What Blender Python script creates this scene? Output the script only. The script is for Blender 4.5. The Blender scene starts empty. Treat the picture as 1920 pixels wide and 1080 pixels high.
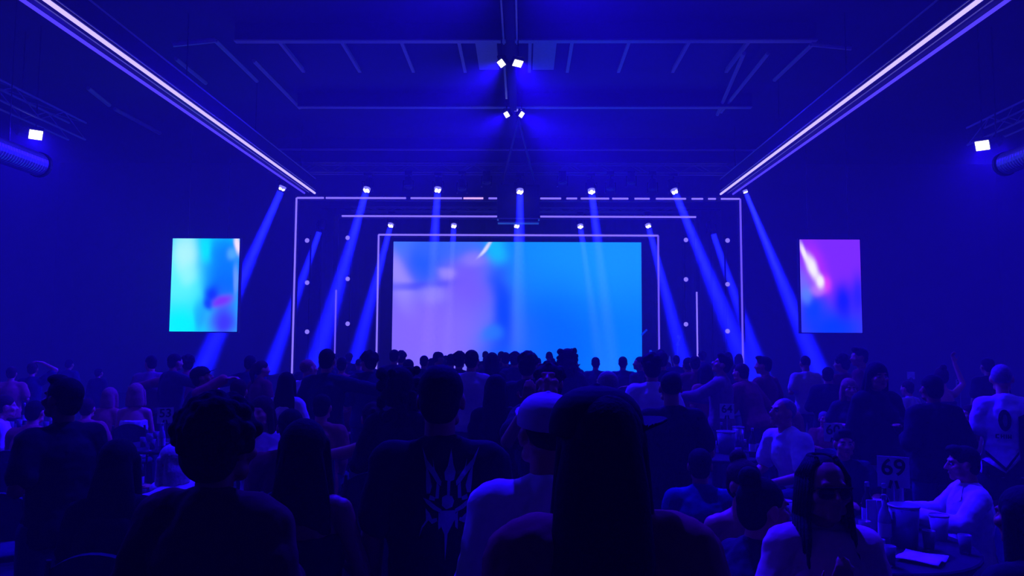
import bpy, bmesh, math, random
from mathutils import Vector, Matrix, Euler, noise as mnoise
R = math.radians
random.seed(7)
SC = bpy.context.scene
COL = SC.collection

# ------------------------------------------------------------------ camera
CAM_H = 1.95
FPX = 1400.0                                   # focal length in pixels of the 1920x1080 frame
cam_data = bpy.data.cameras.new('camera')
cam_data.sensor_width = 36.0
cam_data.lens = FPX / 1920 * 36
cam_data.clip_end = 200
cam = bpy.data.objects.new('camera', cam_data)
CAM_ROT = Matrix.Rotation(R(0.84), 3, 'Z') @ Matrix.Rotation(R(90 + 4.17), 3, 'X') @ Matrix.Rotation(R(0.3), 3, 'Z')
cam.matrix_world = Matrix.Translation((0, 0, CAM_H)) @ CAM_ROT.to_4x4()
COL.objects.link(cam)
SC.camera = cam

# ------------------------------------------------------------------ world: thin haze hanging in a closed dark hall
HAZE = 0.010
world = bpy.data.worlds.new('world'); SC.world = world
world.use_nodes = True
wn = world.node_tree; wn.nodes.clear()
wo = wn.nodes.new('ShaderNodeOutputWorld')
wb = wn.nodes.new('ShaderNodeBackground'); wb.inputs['Color'].default_value = (0, 0, 0, 1); wb.inputs['Strength'].default_value = 0
wv = wn.nodes.new('ShaderNodeVolumeScatter'); wv.inputs['Density'].default_value = HAZE
wv.inputs['Color'].default_value = (1, 1, 1, 1); wv.inputs['Anisotropy'].default_value = 0.0
wn.links.new(wb.outputs[0], wo.inputs['Surface']); wn.links.new(wv.outputs[0], wo.inputs['Volume'])

SC.view_settings.view_transform = 'Standard'
SC.view_settings.look = 'None'
SC.view_settings.gamma = 1.0
SC.view_settings.use_curve_mapping = False
SC.view_settings.exposure = 0.0
SC.cycles.use_denoising = True
SC.cycles.use_adaptive_sampling = True
SC.cycles.adaptive_threshold = 0.04
SC.cycles.adaptive_min_samples = 16
SC.cycles.max_bounces = 4
SC.cycles.diffuse_bounces = 2
SC.cycles.glossy_bounces = 2
SC.cycles.transmission_bounces = 4
SC.cycles.transparent_max_bounces = 6
SC.cycles.volume_bounces = 0
SC.cycles.sample_clamp_indirect = 2.0
SC.cycles.sample_clamp_direct = 0.0
SC.cycles.caustics_reflective = False
SC.cycles.caustics_refractive = False

BLUE = (0.010, 0.0, 1.0)                       # every flood of the rig is set to the same deep blue, with a trace of red
def lamp(name, kind, loc, direction, energy, parent=None, color=BLUE, **kw):
    L = bpy.data.lights.new(name, kind); L.energy = energy; L.color = color
    for k, v in kw.items(): setattr(L, k, v)
    o = bpy.data.objects.new(name, L); COL.objects.link(o)
    o.rotation_euler = Vector(direction).to_track_quat('-Z', 'Y').to_euler()
    o.location = loc
    if parent is not None:
        o.parent = parent
    return o

# ------------------------------------------------------------------ helpers
def ray(px, py):
    return CAM_ROT @ Vector(((px - 960) / FPX, (540 - py) / FPX, -1))
def at(px, py, Y):                              # the point where a pixel's ray meets the plane y = Y
    d = ray(px, py); t = Y / d.y
    return Vector((0, 0, CAM_H)) + d * t
def at_z(px, py, Z):
    d = ray(px, py); t = (Z - CAM_H) / d.z
    return Vector((0, 0, CAM_H)) + d * t

def tag(o, label=None, cat=None, group=None, kind=None):
    if label: o['label'] = label
    if cat: o['category'] = cat
    if group: o['group'] = group
    if kind: o['kind'] = kind
    return o
def empty(name, loc=(0, 0, 0), rz=0.0):
    o = bpy.data.objects.new(name, None); COL.objects.link(o)
    o.empty_display_size = .1; o.location = loc; o.rotation_euler = (0, 0, rz)
    return o
def link(name, me, mat=None, parent=None, loc=None):
    o = bpy.data.objects.new(name, me); COL.objects.link(o)
    if mat is not None:
        if len(me.materials) == 0: me.materials.append(mat)
        elif me.materials[0] is not mat:
            o.material_slots[0].link = 'OBJECT'; o.material_slots[0].material = mat
    if parent is not None: o.parent = parent
    if loc is not None: o.location = loc
    return o
def copy_tree(o, parent=None):
    c = o.copy(); COL.objects.link(c); c.parent = parent
    for ch in list(o.children):
        copy_tree(ch, c)
    return c

class MB:
    """collects shapes; build() links them as one mesh object"""
    def __init__(s): s.v = []; s.f = []
    def add(s, vs, fs):
        n = len(s.v); s.v += [tuple(p) for p in vs]; s.f += [tuple(i + n for i in f) for f in fs]; return s
    def box(s, c, size, rot=None):
        h = Vector(size) / 2; vs = []
        for x in (-1, 1):
            for y in (-1, 1):
                for z in (-1, 1):
                    p = Vector((x * h.x, y * h.y, z * h.z))
                    if rot is not None: p = rot @ p
                    vs.append(p + Vector(c))
        return s.add(vs, [(0,1,3,2),(4,6,7,5),(0,4,5,1),(2,3,7,6),(0,2,6,4),(1,5,7,3)])
    def tube(s, a, b, r0, r1=None, n=10, caps=True):
        a = Vector(a); b = Vector(b); r1 = r0 if r1 is None else r1
        d = (b - a); q = d.to_track_quat('Z', 'Y').to_matrix() if d.length > 1e-9 else Matrix.Identity(3)
        vs = []
        for p, r in ((a, r0), (b, r1)):
            for i in range(n):
                t = 2 * math.pi * i / n
                vs.append(p + q @ Vector((math.cos(t) * r, math.sin(t) * r, 0)))
        fs = [(i, (i + 1) % n, n + (i + 1) % n, n + i) for i in range(n)]
        if caps: fs += [tuple(range(n - 1, -1, -1)), tuple(range(n, 2 * n))]
        return s.add(vs, fs)
    def path(s, pts, r, n=8):
        for a, b in zip(pts[:-1], pts[1:]): s.tube(a, b, r, r, n)
        return s
    def ell(s, c, rad, n=14, m=9, rot=None):
        c = Vector(c); rad = Vector((rad, rad, rad)) if isinstance(rad, (int, float)) else Vector(rad)
        vs = []; fs = []
        for j in range(1, m):
            ph = math.pi * j / m
            for i in range(n):
                t = 2 * math.pi * i / n
                p = Vector((rad.x * math.sin(ph) * math.cos(t), rad.y * math.sin(ph) * math.sin(t), rad.z * math.cos(ph)))
                vs.append((rot @ p if rot is not None else p) + c)
        top = len(vs); p = Vector((0, 0, rad.z)); vs.append((rot @ p if rot is not None else p) + c)
        p = Vector((0, 0, -rad.z)); vs.append((rot @ p if rot is not None else p) + c)
        for j in range(m - 2):
            for i in range(n):
                a = j * n + i; b = j * n + (i + 1) % n
                fs.append((a, a + n, b + n, b))
        for i in range(n):
            fs.append((top, i, (i + 1) % n)); k = (m - 2) * n
            fs.append((top + 1, k + (i + 1) % n, k + i))
        return s.add(vs, fs)
    def cap(s, a, b, r0, r1, n=12):             # tapered capsule
        a = Vector(a); b = Vector(b)
        s.tube(a, b, r0, r1, n); s.ell(a, r0, n, 8); s.ell(b, r1, n, 8)
        return s
    def lathe(s, prof, c=(0, 0, 0), n=20, closed=True):
        c = Vector(c); vs = []; fs = []
        for r, z in prof:
            for i in range(n):
                t = 2 * math.pi * i / n
                vs.append(c + Vector((r * math.cos(t), r * math.sin(t), z)))
        for j in range(len(prof) - 1):
            for i in range(n):
                a = j * n + i; b = j * n + (i + 1) % n
                fs.append((a, b, b + n, a + n))
        if closed:
            fs.append(tuple(range(n - 1, -1, -1))); k = (len(prof) - 1) * n
            fs.append(tuple(range(k, k + n)))
        return s.add(vs, fs)
    def loft(s, rings):                          # rings: (center, rx, ry, rot) closed elliptical sections
        n = 18; vs = []; fs = []
        for c, rx, ry, rot in rings:
            for i in range(n):
                t = 2 * math.pi * i / n
                p = Vector((rx * math.cos(t), ry * math.sin(t), 0))
                vs.append(Vector(c) + (rot @ p if rot is not None else p))
        for j in range(len(rings) - 1):
            for i in range(n):
                a = j * n + i; b = j * n + (i + 1) % n
                fs.append((a, b, b + n, a + n))
        fs.append(tuple(range(n - 1, -1, -1))); k = (len(rings) - 1) * n
        fs.append(tuple(range(k, k + n)))
        return s.add(vs, fs)
    def mesh(s, name, smooth=False):
        me = bpy.data.meshes.new(name); me.from_pydata(s.v, [], s.f); me.update()
        if smooth: me.polygons.foreach_set('use_smooth', [True] * len(me.polygons))
        return me
    def build(s, name, mat, parent=None, smooth=False, loc=None):
        return link(name, s.mesh(name, smooth), mat, parent, loc)

# ------------------------------------------------------------------ materials (all procedural)
MATS = {}
def mat(name, col, rough=.6, spec=.3, metal=0.0, var=.25, scale=14.0, bump=0.0, transmission=0.0, alpha=1.0):
    if name in MATS: return MATS[name]
    m = bpy.data.materials.new(name); m.use_nodes = True
    nt = m.node_tree; b = nt.nodes['Principled BSDF']
    b.inputs['Roughness'].default_value = rough; b.inputs['Metallic'].default_value = metal
    b.inputs['Specular IOR Level'].default_value = spec
    b.inputs['Transmission Weight'].default_value = transmission
    b.inputs['Alpha'].default_value = alpha
    tc = nt.nodes.new('ShaderNodeTexCoord'); nz = nt.nodes.new('ShaderNodeTexNoise')
    nz.inputs['Scale'].default_value = scale; nz.inputs['Detail'].default_value = 3
    nt.links.new(tc.outputs['Object'], nz.inputs['Vector'])
    mx = nt.nodes.new('ShaderNodeMix'); mx.data_type = 'RGBA'
    mx.inputs[6].default_value = (*[c * (1 - var) for c in col], 1)
    mx.inputs[7].default_value = (*[min(1, c * (1 + var)) for c in col], 1)
    nt.links.new(nz.outputs['Fac'], mx.inputs[0]); nt.links.new(mx.outputs[2], b.inputs['Base Color'])
    if bump:
        bp = nt.nodes.new('ShaderNodeBump'); bp.inputs['Strength'].default_value = bump; bp.inputs['Distance'].default_value = .01
        nt.links.new(nz.outputs['Fac'], bp.inputs['Height']); nt.links.new(bp.outputs[0], b.inputs['Normal'])
    MATS[name] = m; return m
def glow(name, col, strength):
    if name in MATS: return MATS[name]
    m = bpy.data.materials.new(name); m.use_nodes = True; nt = m.node_tree; nt.nodes.clear()
    o = nt.nodes.new('ShaderNodeOutputMaterial'); e = nt.nodes.new('ShaderNodeEmission')
    e.inputs['Color'].default_value = (*col, 1); e.inputs['Strength'].default_value = strength
    nt.links.new(e.outputs[0], o.inputs['Surface']); MATS[name] = m; return m
def srgb(r, g, b):
    return tuple((c / 255 / 12.92 if c / 255 <= .04045 else ((c / 255 + .055) / 1.055) ** 2.4) for c in (r, g, b))
def screen_mat(name, base, blobs, strength, warp=.06, sharp=1.5):
    """the picture shown on an LED wall: soft coloured clouds laid over each other; u, v run 0..1 over the panel"""
    m = bpy.data.materials.new(name); m.use_nodes = True; nt = m.node_tree; nt.nodes.clear()
    o = nt.nodes.new('ShaderNodeOutputMaterial'); e = nt.nodes.new('ShaderNodeEmission')
    e.inputs['Strength'].default_value = strength
    nt.links.new(e.outputs[0], o.inputs['Surface'])
    uv = nt.nodes.new('ShaderNodeUVMap'); uv.uv_map = 'UVMap'
    nz = nt.nodes.new('ShaderNodeTexNoise'); nz.inputs['Scale'].default_value = 3.2; nz.inputs['Detail'].default_value = 1.0
    nt.links.new(uv.outputs[0], nz.inputs['Vector'])
    s1 = nt.nodes.new('ShaderNodeVectorMath'); s1.operation = 'SUBTRACT'; s1.inputs[1].default_value = (.5, .5, .5)
    nt.links.new(nz.outputs['Color'], s1.inputs[0])
    s2 = nt.nodes.new('ShaderNodeVectorMath'); s2.operation = 'MULTIPLY_ADD'
    s2.inputs[1].default_value = (warp * 2, warp * 2, 0)
    nt.links.new(s1.outputs[0], s2.inputs[0]); nt.links.new(uv.outputs[0], s2.inputs[2])
    prev = nt.nodes.new('ShaderNodeRGB'); prev.outputs[0].default_value = (*srgb(*base), 1); prev = prev.outputs[0]
    for (cx, cy, sx, sy, rot, col, k) in blobs:
        mp = nt.nodes.new('ShaderNodeMapping'); mp.vector_type = 'TEXTURE'
        mp.inputs['Location'].default_value = (cx, cy, 0); mp.inputs['Rotation'].default_value = (0, 0, R(rot))
        mp.inputs['Scale'].default_value = (sx, sy, 1)
        nt.links.new(s2.outputs[0], mp.inputs['Vector'])
        fl = nt.nodes.new('ShaderNodeVectorMath'); fl.operation = 'MULTIPLY'; fl.inputs[1].default_value = (1, 1, 0)
        nt.links.new(mp.outputs[0], fl.inputs[0])
        dt = nt.nodes.new('ShaderNodeVectorMath'); dt.operation = 'DOT_PRODUCT'
        nt.links.new(fl.outputs[0], dt.inputs[0]); nt.links.new(fl.outputs[0], dt.inputs[1])
        ng = nt.nodes.new('ShaderNodeMath'); ng.operation = 'POWER'; ng.inputs[0].default_value = 0.3679
        pw = nt.nodes.new('ShaderNodeMath'); pw.operation = 'POWER'; pw.inputs[1].default_value = sharp
        nt.links.new(dt.outputs['Value'], pw.inputs[0]); nt.links.new(pw.outputs[0], ng.inputs[1])
        mk = nt.nodes.new('ShaderNodeMath'); mk.operation = 'MULTIPLY'; mk.inputs[1].default_value = k
        nt.links.new(ng.outputs[0], mk.inputs[0])
        mx = nt.nodes.new('ShaderNodeMix'); mx.data_type = 'RGBA'
        nt.links.new(mk.outputs[0], mx.inputs[0]); nt.links.new(prev, mx.inputs[6])
        mx.inputs[7].default_value = (*srgb(*col), 1); prev = mx.outputs[2]
    nt.links.new(prev, e.inputs['Color'])
    return m

M_WALL = mat('painted_wall', (.22, .22, .24), .85, .15, var=.12, scale=1.5)
M_CEIL = mat('dark_ceiling', (.09, .09, .10), .9, .1, var=.2, scale=.8)
M_FLOOR = mat('dark_carpet', (.035, .035, .04), .95, .05, var=.5, scale=6)
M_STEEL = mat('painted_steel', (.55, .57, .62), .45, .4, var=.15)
M_DARK = mat('black_housing', (.018, .018, .02), .5, .4, var=.3)
M_BLACK = mat('stage_black', (.05, .05, .06), .75, .2, var=.3, scale=3)
M_SCRIM = mat('stage_scrim', (.22, .22, .25), .85, .1, var=.2, scale=2)
M_DUCT = mat('galvanised_duct', (.55, .57, .60), .35, .5, metal=.6, var=.15)
GAIN = math.exp(HAZE * 24)
M_STRIP = glow('led_violet', (.24, .16, 1.0), 1.1 * GAIN)
M_STRIP_DIM = glow('led_violet_dim', (.16, .09, 1.0), .95 * GAIN)
M_STRIP_PINK = glow('led_pink', (.75, .42, 1.0), 1.1 * GAIN)
M_CHAN_IN = glow('channel_led_bright', (.46, .36, 1.0), 1.8)
M_CHAN_OUT = glow('channel_led', (.09, .05, 1.0), 1.1)
M_LENS = glow('lens_white', (.85, .80, 1.0), 3.0 * GAIN)
M_LENS_RIM = glow('lens_halo', (.25, .22, 1.0), .9 * GAIN)
M_BULB = glow('bulb_violet', (.28, .20, 1.0), .9 * GAIN)
M_FLOOD = glow('flood_face', (.95, .90, 1.0), 6.0)
M_FLOOD_DIM = glow('flood_face_dim', (.30, .25, 1.0), 1.2)
M_EDGE = glow('edge_light_blue', (.0, .035, 1.0), .55 * GAIN)
# ================================================================== the hall
XW, Y0, Y1, ZC = 17.8, -5.0, 28.0, 8.75
def struct(name, mb, m, **kw):
    o = mb.build(name, m); o['kind'] = 'structure'; return o
struct('floor', MB().box((0, (Y0 + Y1) / 2, -.05), (2 * XW, Y1 - Y0, .1)), M_FLOOR)
ceiling = struct('ceiling', MB().box((0, (Y0 + Y1) / 2, ZC + .05), (2 * XW, Y1 - Y0, .1)), M_CEIL)
struct('wall_back', MB().box((0, Y1 + .05, ZC / 2), (2 * XW, .1, ZC)), M_WALL)
struct('wall_front', MB().box((0, Y0 - .05, ZC / 2), (2 * XW, .1, ZC)), M_WALL)
struct('wall_left', MB().box((-XW - .05, (Y0 + Y1) / 2, ZC / 2), (.1, Y1 - Y0, ZC)), M_WALL)
struct('wall_right', MB().box((XW + .05, (Y0 + Y1) / 2, ZC / 2), (.1, Y1 - Y0, ZC)), M_WALL)
# roof steel: cross beams, the spine under the ridge, short joists behind the first beam
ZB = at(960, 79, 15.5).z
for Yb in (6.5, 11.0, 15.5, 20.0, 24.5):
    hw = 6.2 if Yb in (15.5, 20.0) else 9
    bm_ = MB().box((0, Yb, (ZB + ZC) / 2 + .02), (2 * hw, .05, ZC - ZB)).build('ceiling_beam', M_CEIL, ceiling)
    MB().box((0, Yb, ZB + .02), (2 * hw, .16, .03)).build('flange', M_STEEL, bm_)  # pale flange under a dark web: the lit lower edge is put into colour
for px in (523, 640, 752, 860, 994, 1073, 1180, 1293, 1405):
    p = at(px, 81, 16.2)
    b = MB(); b.box((p.x, 16.85, p.z + .05), (.075, 2.5, .05)); b.box((p.x, 16.85, (p.z + .05 + ZC) / 2), (.02, 2.5, ZC - p.z - .05))
    b.build('joist', M_STEEL, ceiling)
sp = MB(); sx0, sx1 = at(940, 0, 13.6).x, at(968, 0, 13.6).x
xs = (sx0 + sx1) / 2; ws = sx1 - sx0
sp.box((xs, 10.5, (ZB + ZC) / 2 - .02), (ws * .7, 24, ZC - ZB - .04))
sp.build('spine_box', M_CEIL, ceiling)
for sx in (sx0, sx1):
    MB().box((sx, 8.0, ZB - .03), (.035, 15, .05)).build('spine_edge', M_STEEL, ceiling)
MB().box((at(948, 150, 18).x, 17.8, ZB - .02), (.05, 2.6, .05)).build('spine_edge', M_STEEL, ceiling)
# pale ceiling panels flanking the spine behind the first beam
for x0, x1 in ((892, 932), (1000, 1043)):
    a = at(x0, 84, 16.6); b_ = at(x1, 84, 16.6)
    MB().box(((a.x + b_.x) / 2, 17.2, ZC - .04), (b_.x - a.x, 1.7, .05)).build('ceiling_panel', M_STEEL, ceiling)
# sloping eaves braces and side purlins
def bar_px(name, pts, w, m, parent):
    b = MB()
    for p, q in zip(pts[:-1], pts[1:]): b.tube(p, q, w, w, 6)
    return b.build(name, m, parent)
bar_px('eaves_brace', [at(324, 83, 15.2), at(404, 75, 15.4)], .06, M_STEEL, ceiling)
bar_px('eaves_brace', [at(1522, 83, 15.4), at(1597, 90, 15.2)], .05, M_STEEL, ceiling)
for (x0, y0, x1, y1) in ((404, 76, 482, 152), (330, 110, 386, 156), (476, 114, 562, 202), (1395, 100, 1345, 215), (1522, 84, 1452, 150), (1440, 100, 1352, 210)):
    a = at_z(x0, y0, ZB + .15); b_ = at_z(x1, y1, ZB + .15)
    bar_px('purlin', [a, b_], .05, M_STEEL, ceiling)
for (x0, y0, x1, y1) in ((165, 165, 205, 197), (215, 204, 300, 250)):
    bar_px('purlin', [at_z(x0, y0, ZB + .3), at_z(x1, y1, ZB + .3)], .06, M_STEEL, ceiling)

# ================================================================== the long light channels under the ceiling
def channel(side, xi, xo, label):
    z = 6.78; ya, yb = 1.0, 24.0
    root = empty('light_channel', (xi, ya, z)); tag(root, label, 'light fixture', 'light channels along the hall')
    s = -1 if side == 'l' else 1
    MB().box((s * (abs(xo) - abs(xi)) / 2, (yb - ya) / 2, .265), (abs(xo - xi) + .02, yb - ya, .43)).build('channel_body', M_DARK, root)
    MB().tube((0, 0, 0), (0, yb - ya, 0), .034, n=8).build('led_strip', M_CHAN_IN, root)
    MB().tube((xo - xi, 0, 0), (xo - xi, yb - ya, 0), .030, n=8).build('led_strip', M_CHAN_OUT, root)
    MB().box((-s * .012, (yb - ya) / 2, .475), (.03, yb - ya, .03)).build('edge_rail', M_STEEL, root)
    MB().box((-s * .012, (yb - ya) / 2, .10), (.03, yb - ya, .02)).build('edge_rail', M_STEEL, root)
    MB().tube(((xo - xi) * .55, 0, .02), ((xo - xi) * .55, yb - ya, .02), .012, n=6).build('cable', M_STEEL, root)
    for k in range(6):
        MB().tube(((xo - xi) / 2, 2 + k * 4, .5), ((xo - xi) / 2, 2 + k * 4, ZC - z), .012, n=6).build('hanger_rod', M_DARK, root)
channel('l', -6.81, -7.15, 'long black ceiling channel with two violet led strips, above the cyan and green screen')
channel('r', 6.395, 6.79, 'long black ceiling channel with two violet led strips, above the pink and purple screen')

# ================================================================== the stage
ZS = .90
stage = empty('stage_platform', (0, 23.0, 0)); tag(stage, 'low black stage platform under the nested led portals', 'stage')
MB().box((-.1, 2.4, ZS / 2), (15.6, 4.8, ZS)).build('deck', M_BLACK, stage)
MB().box((-.1, -.02, ZS - .05), (15.6, .06, .1)).build('front_edge', M_DARK, stage)
def frame_z(py, Y): return at(980, py, Y).z
YP, YM, YI, YSC = 24.0, 24.7, 25.3, 25.6
def strip(p, q, parent, m=None, w=.03):
    d = (Vector(q) - Vector(p))
    return MB().tube(Vector(p) - parent.location, Vector(q) - parent.location, w, n=8).build('led_strip', m or M_STRIP, parent)
# outer portal
po = empty('stage_portal', (0, YP, ZS)); tag(po, 'outermost and tallest black stage portal edged with broken violet led strips', 'stage portal', 'nested led portals on stage')
xl, xr, zt = at(556, 372, YP).x, at(1388, 374, YP).x, frame_z(372, YP)
MB().box((xl - .02, .10, (zt - ZS) / 2), (.16, .14, zt - ZS)).build('post', M_BLACK, po)
MB().box((xr + .02, .10, (zt - ZS) / 2), (.16, .14, zt - ZS)).build('post', M_BLACK, po)
MB().box(((xl + xr) / 2, .10, zt - ZS), (xr - xl + .2, .14, .16)).build('header', M_BLACK, po)
strip((xl, YP, ZS + .02), (xl, YP, zt), po); strip((xr, YP, ZS + .25), (xr, YP, zt), po, M_STRIP_DIM)
for x0, x1, m in ((557, 607, 0), (611, 761, 0), (770, 866, 1), (869, 906, 2), (916, 932, 1), (1013, 1052, 1), (1062, 1082, 1), (1089, 1142, 1), (1148, 1178, 1), (1190, 1218, 1), (1230, 1286, 0), (1297, 1318, 0), (1328, 1342, 0), (1352, 1387, 0)):
    a, b_ = at(x0, 373, YP).x, at(x1, 373, YP).x
    strip((a, YP, zt), (b_, YP, zt), po, (M_STRIP, M_STRIP, M_STRIP_PINK)[m])
# middle portal
pm = empty('stage_portal', (0, YM, ZS)); tag(pm, 'middle stage portal with a split top strip and short upright led bars', 'stage portal', 'nested led portals on stage')
xl, xr, zt = at(641, 406, YM).x, at(1305, 407, YM).x, frame_z(406, YM)
for x in (xl - .2, xr + .04): MB().box((x, .1, (zt - ZS) / 2), (.14, .12, zt - ZS)).build('post', M_BLACK, pm)
MB().box(((xl + xr) / 2, .1, zt - ZS), (xr - xl + .3, .12, .14)).build('header', M_BLACK, pm)
strip((xl, YM, zt), (at(932, 406, YM).x, YM, zt), pm); strip((at(1013, 406, YM).x, YM, zt), (xr, YM, zt), pm)
strip((at(629, 600, YM).x, YM, ZS), (at(629, 600, YM).x, YM, frame_z(545, YM)), pm, M_STRIP_DIM, .026)
strip((at(1307, 600, YM).x, YM, ZS), (at(1307, 600, YM).x, YM, frame_z(546, YM)), pm, M_STRIP, .026)
# inner portal
pi_ = empty('stage_portal', (0, YI, ZS)); tag(pi_, 'innermost stage portal, a full violet led outline around the main screen', 'stage portal', 'nested led portals on stage')
xl, xr, zt = at(710, 441, YI).x, at(1234, 442, YI).x, frame_z(441, YI)
for x in (xl, xr): MB().box((x, .1, (zt - ZS) / 2), (.14, .12, zt - ZS)).build('post', M_BLACK, pi_)
MB().box(((xl + xr) / 2, .1, zt - ZS), (xr - xl + .14, .12, .14)).build('header', M_BLACK, pi_)
strip((xl, YI, ZS), (xl, YI, zt), pi_); strip((xr, YI, ZS + .1), (xr, YI, zt), pi_, M_STRIP_DIM)
strip((xl, YI, zt), (xr, YI, zt), pi_, M_STRIP)
# scrim walls between the portals and the dark wall behind
bk = empty('stage_backdrop', (0, 27.0, ZS)); tag(bk, 'plain dark cloth backdrop hung across the rear of the stage', 'backdrop')
b = MB(); n = 80; xs0, xs1 = -7.4, 7.2; top = 5.9
for k in range(n):
    x0 = xs0 + (xs1 - xs0) * k / n; x1 = xs0 + (xs1 - xs0) * (k + 1) / n
    y0 = .05 * math.sin(k * 1.3); y1 = .05 * math.sin((k + 1) * 1.3)
    b.add([(x0, y0, 0), (x1, y1, 0), (x1, y1, top), (x0, y0, top), (x0, y0 + .02, 0), (x1, y1 + .02, 0), (x1, y1 + .02, top), (x0, y0 + .02, top)],
          [(0, 1, 2, 3), (7, 6, 5, 4), (3, 2, 6, 7), (1, 0, 4, 5)])
b.build('curtain', M_SCRIM, bk, smooth=True)
MB().tube((xs0, .02, top), (xs1, .02, top), .03).build('curtain_rail', M_DARK, bk)

def screen(name, px0, px1, py0, py1, Y, m, label, posts=None, z0=None):
    a = at(px0, py0, Y); b_ = at(px1, py1, Y)
    w = b_.x - a.x; zt_ = a.z; zb = b_.z if z0 is None else z0; h = zt_ - zb
    root = empty(name, ((a.x + b_.x) / 2, Y, zb)); tag(root, label, 'screen')
    me = bpy.data.meshes.new('display'); me.from_pydata([(-w / 2, 0, 0), (w / 2, 0, 0), (w / 2, 0, h), (-w / 2, 0, h)], [], [(0, 1, 2, 3)])
    uvl = me.uv_layers.new(name='UVMap')
    for i, c in enumerate(((0, 0), (1, 0), (1, 1), (0, 1))): uvl.data[i].uv = c
    link('display', me, m, root)
    MB().box((0, .09, h / 2), (w + .06, .16, h + .06)).build('cabinet', M_DARK, root)
    return root, w, h
SG = GAIN
main_blobs = [
    (.85, .92, .38, .42, 0, (18, 152, 255), 1), (.62, .25, .2, .4, 0, (0, 100, 255), .8),
    (.10, .30, .30, .62, 0, (138, 108, 255), 1), (.30, .70, .12, .26, 0, (125, 92, 255), .85), (.24, .08, .12, .4, 0, (140, 112, 255), .7),
    (.13, .86, .075, .24, -8, (30, 96, 255), .95), (.22, .97, .12, .10, 0, (60, 110, 255), .7), (.015, .74, .045, .25, 12, (165, 148, 255), .9),
    (.10, .66, .14, .035, 10, (60, 70, 255), .7), (.21, .76, .035, .05, 20, (170, 150, 255), .7), (.15, .60, .06, .07, 0, (160, 145, 255), .6), (.33, .88, .06, .07, -35, (150, 130, 255), .7),
    (.435, .45, .05, .42, 0, (0, 72, 255), .95), (.42, .06, .12, .14, 0, (0, 90, 255), .8), (.40, .29, .04, .06, 0, (40, 128, 255), .8),
    (.43, .96, .045, .11, 0, (20, 190, 255), 1), (.385, .965, .009, .07, -28, (225, 225, 255), 1)]
screen('led_screen', 738, 1204, 453, 690, YSC, screen_mat('picture_main', (0, 126, 255), main_blobs, SG * .92, .05),
       'wide main screen at stage centre showing lilac clouds melting into azure', z0=ZS + .03)
left_blobs = [
    (.12, .55, .38, .40, 0, (95, 255, 240), .9), (.20, .84, .20, .24, 8, (185, 255, 248), .9), (.24, .62, .12, .12, 0, (150, 255, 245), .7), (.16, .08, .34, .22, 0, (0, 250, 255), 1),
    (.80, .78, .34, .30, 0, (0, 130, 255), 1), (.50, .90, .09, .14, 0, (0, 235, 255), .9), (.80, .50, .32, .22, -6, (0, 112, 255), 1), (.62, .40, .13, .10, 0, (0, 55, 255), 1),
    (.45, .16, .09, .18, 0, (20, 165, 255), .8), (.80, .12, .26, .24, 0, (62, 58, 255), 1), (.76, .32, .17, .055, 8, (125, 44, 255), .95), (.55, .30, .08, .08, 20, (0, 50, 255), .9),
    (.96, .54, .045, .16, 0, (115, 165, 255), .8), (.90, .83, .09, .08, 30, (95, 185, 255), .7), (.97, .94, .045, .12, 14, (255, 235, 255), 1)]
YSS = 22.0
sl, wl, hl = screen('led_screen', 324, 444, 447, 622, YSS, screen_mat('picture_left', (0, 215, 255), left_blobs, math.exp(HAZE * 22) * .95, .06),
       'upright side screen showing cyan and pale green shapes')
right_blobs = [
    (.05, .50, .22, .20, 0, (120, 110, 255), .9), (.5, .05, .9, .30, 0, (0, 62, 255), 1), (.20, .25, .24, .20, 0, (6, 64, 255), 1), (.70, .34, .17, .20, 0, (14, 30, 255), 1), (.95, .40, .14, .22, 0, (24, 34, 255), .9), (.10, .40, .10, .10, 0, (90, 140, 255), .7),
    (.24, .72, .17, .28, 33, (190, 48, 255), .8), (.40, .52, .11, .10, 0, (235, 70, 255), .8), (.28, .46, .12, .07, 0, (200, 130, 255), .7),
    (.07, .86, .040, .12, 30, (255, 240, 255), 1), (.20, .70, .075, .17, 34, (255, 250, 255), 1), (.32, .55, .062, .075, 10, (255, 250, 255), 1)]
sr, wr, hr = screen('led_screen', 1499, 1617, 449, 624, YSS, screen_mat('picture_right', (128, 44, 255), right_blobs, math.exp(HAZE * 22) * .95, .03),
       'upright side screen showing a white flash on magenta over blue')
for root, w, h in ((sl, wl, hl), (sr, wr, hr)):
    for sx in (-.6, .6):
        MB().tube((sx, .1, h + .02), (sx, .1, ZC - root.location.z), .012, n=6).build('hanger_cable', M_DARK, root)

# ================================================================== rigging over the stage
def truss(name, a, b_, w, h, label, group=None, m=None, step=.5):
    a = Vector(a); b_ = Vector(b_); root = empty(name, a); tag(root, label, 'truss', group)
    d = (b_ - a); L = d.length; d.normalize(); side = Vector((0, 0, 1)).cross(d).normalized()
    offs = [side * w / 2, -side * w / 2, side * w / 2 + Vector((0, 0, h)), -side * w / 2 + Vector((0, 0, h))]
    for o_ in offs: MB().tube(o_, o_ + d * L, .025, n=8).build('chord', m or M_DARK, root)
    br = MB(); k = 0; n = max(1, int(L / step))
    for i in range(n):
        p, q = d * (L * i / n), d * (L * (i + 1) / n)
        lo, hi = (0, 2) if i % 2 == 0 else (2, 0)
        br.tube(offs[lo] + p, offs[hi] + q, .012, n=5); br.tube(offs[lo + 1] + p, offs[hi + 1] + q, .012, n=5)
        br.tube(offs[2] + p, offs[3] + q, .012, n=5)
    br.build('lattice', m or M_DARK, root)
    return root
YT = 23.4
zt1 = 7.31
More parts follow.
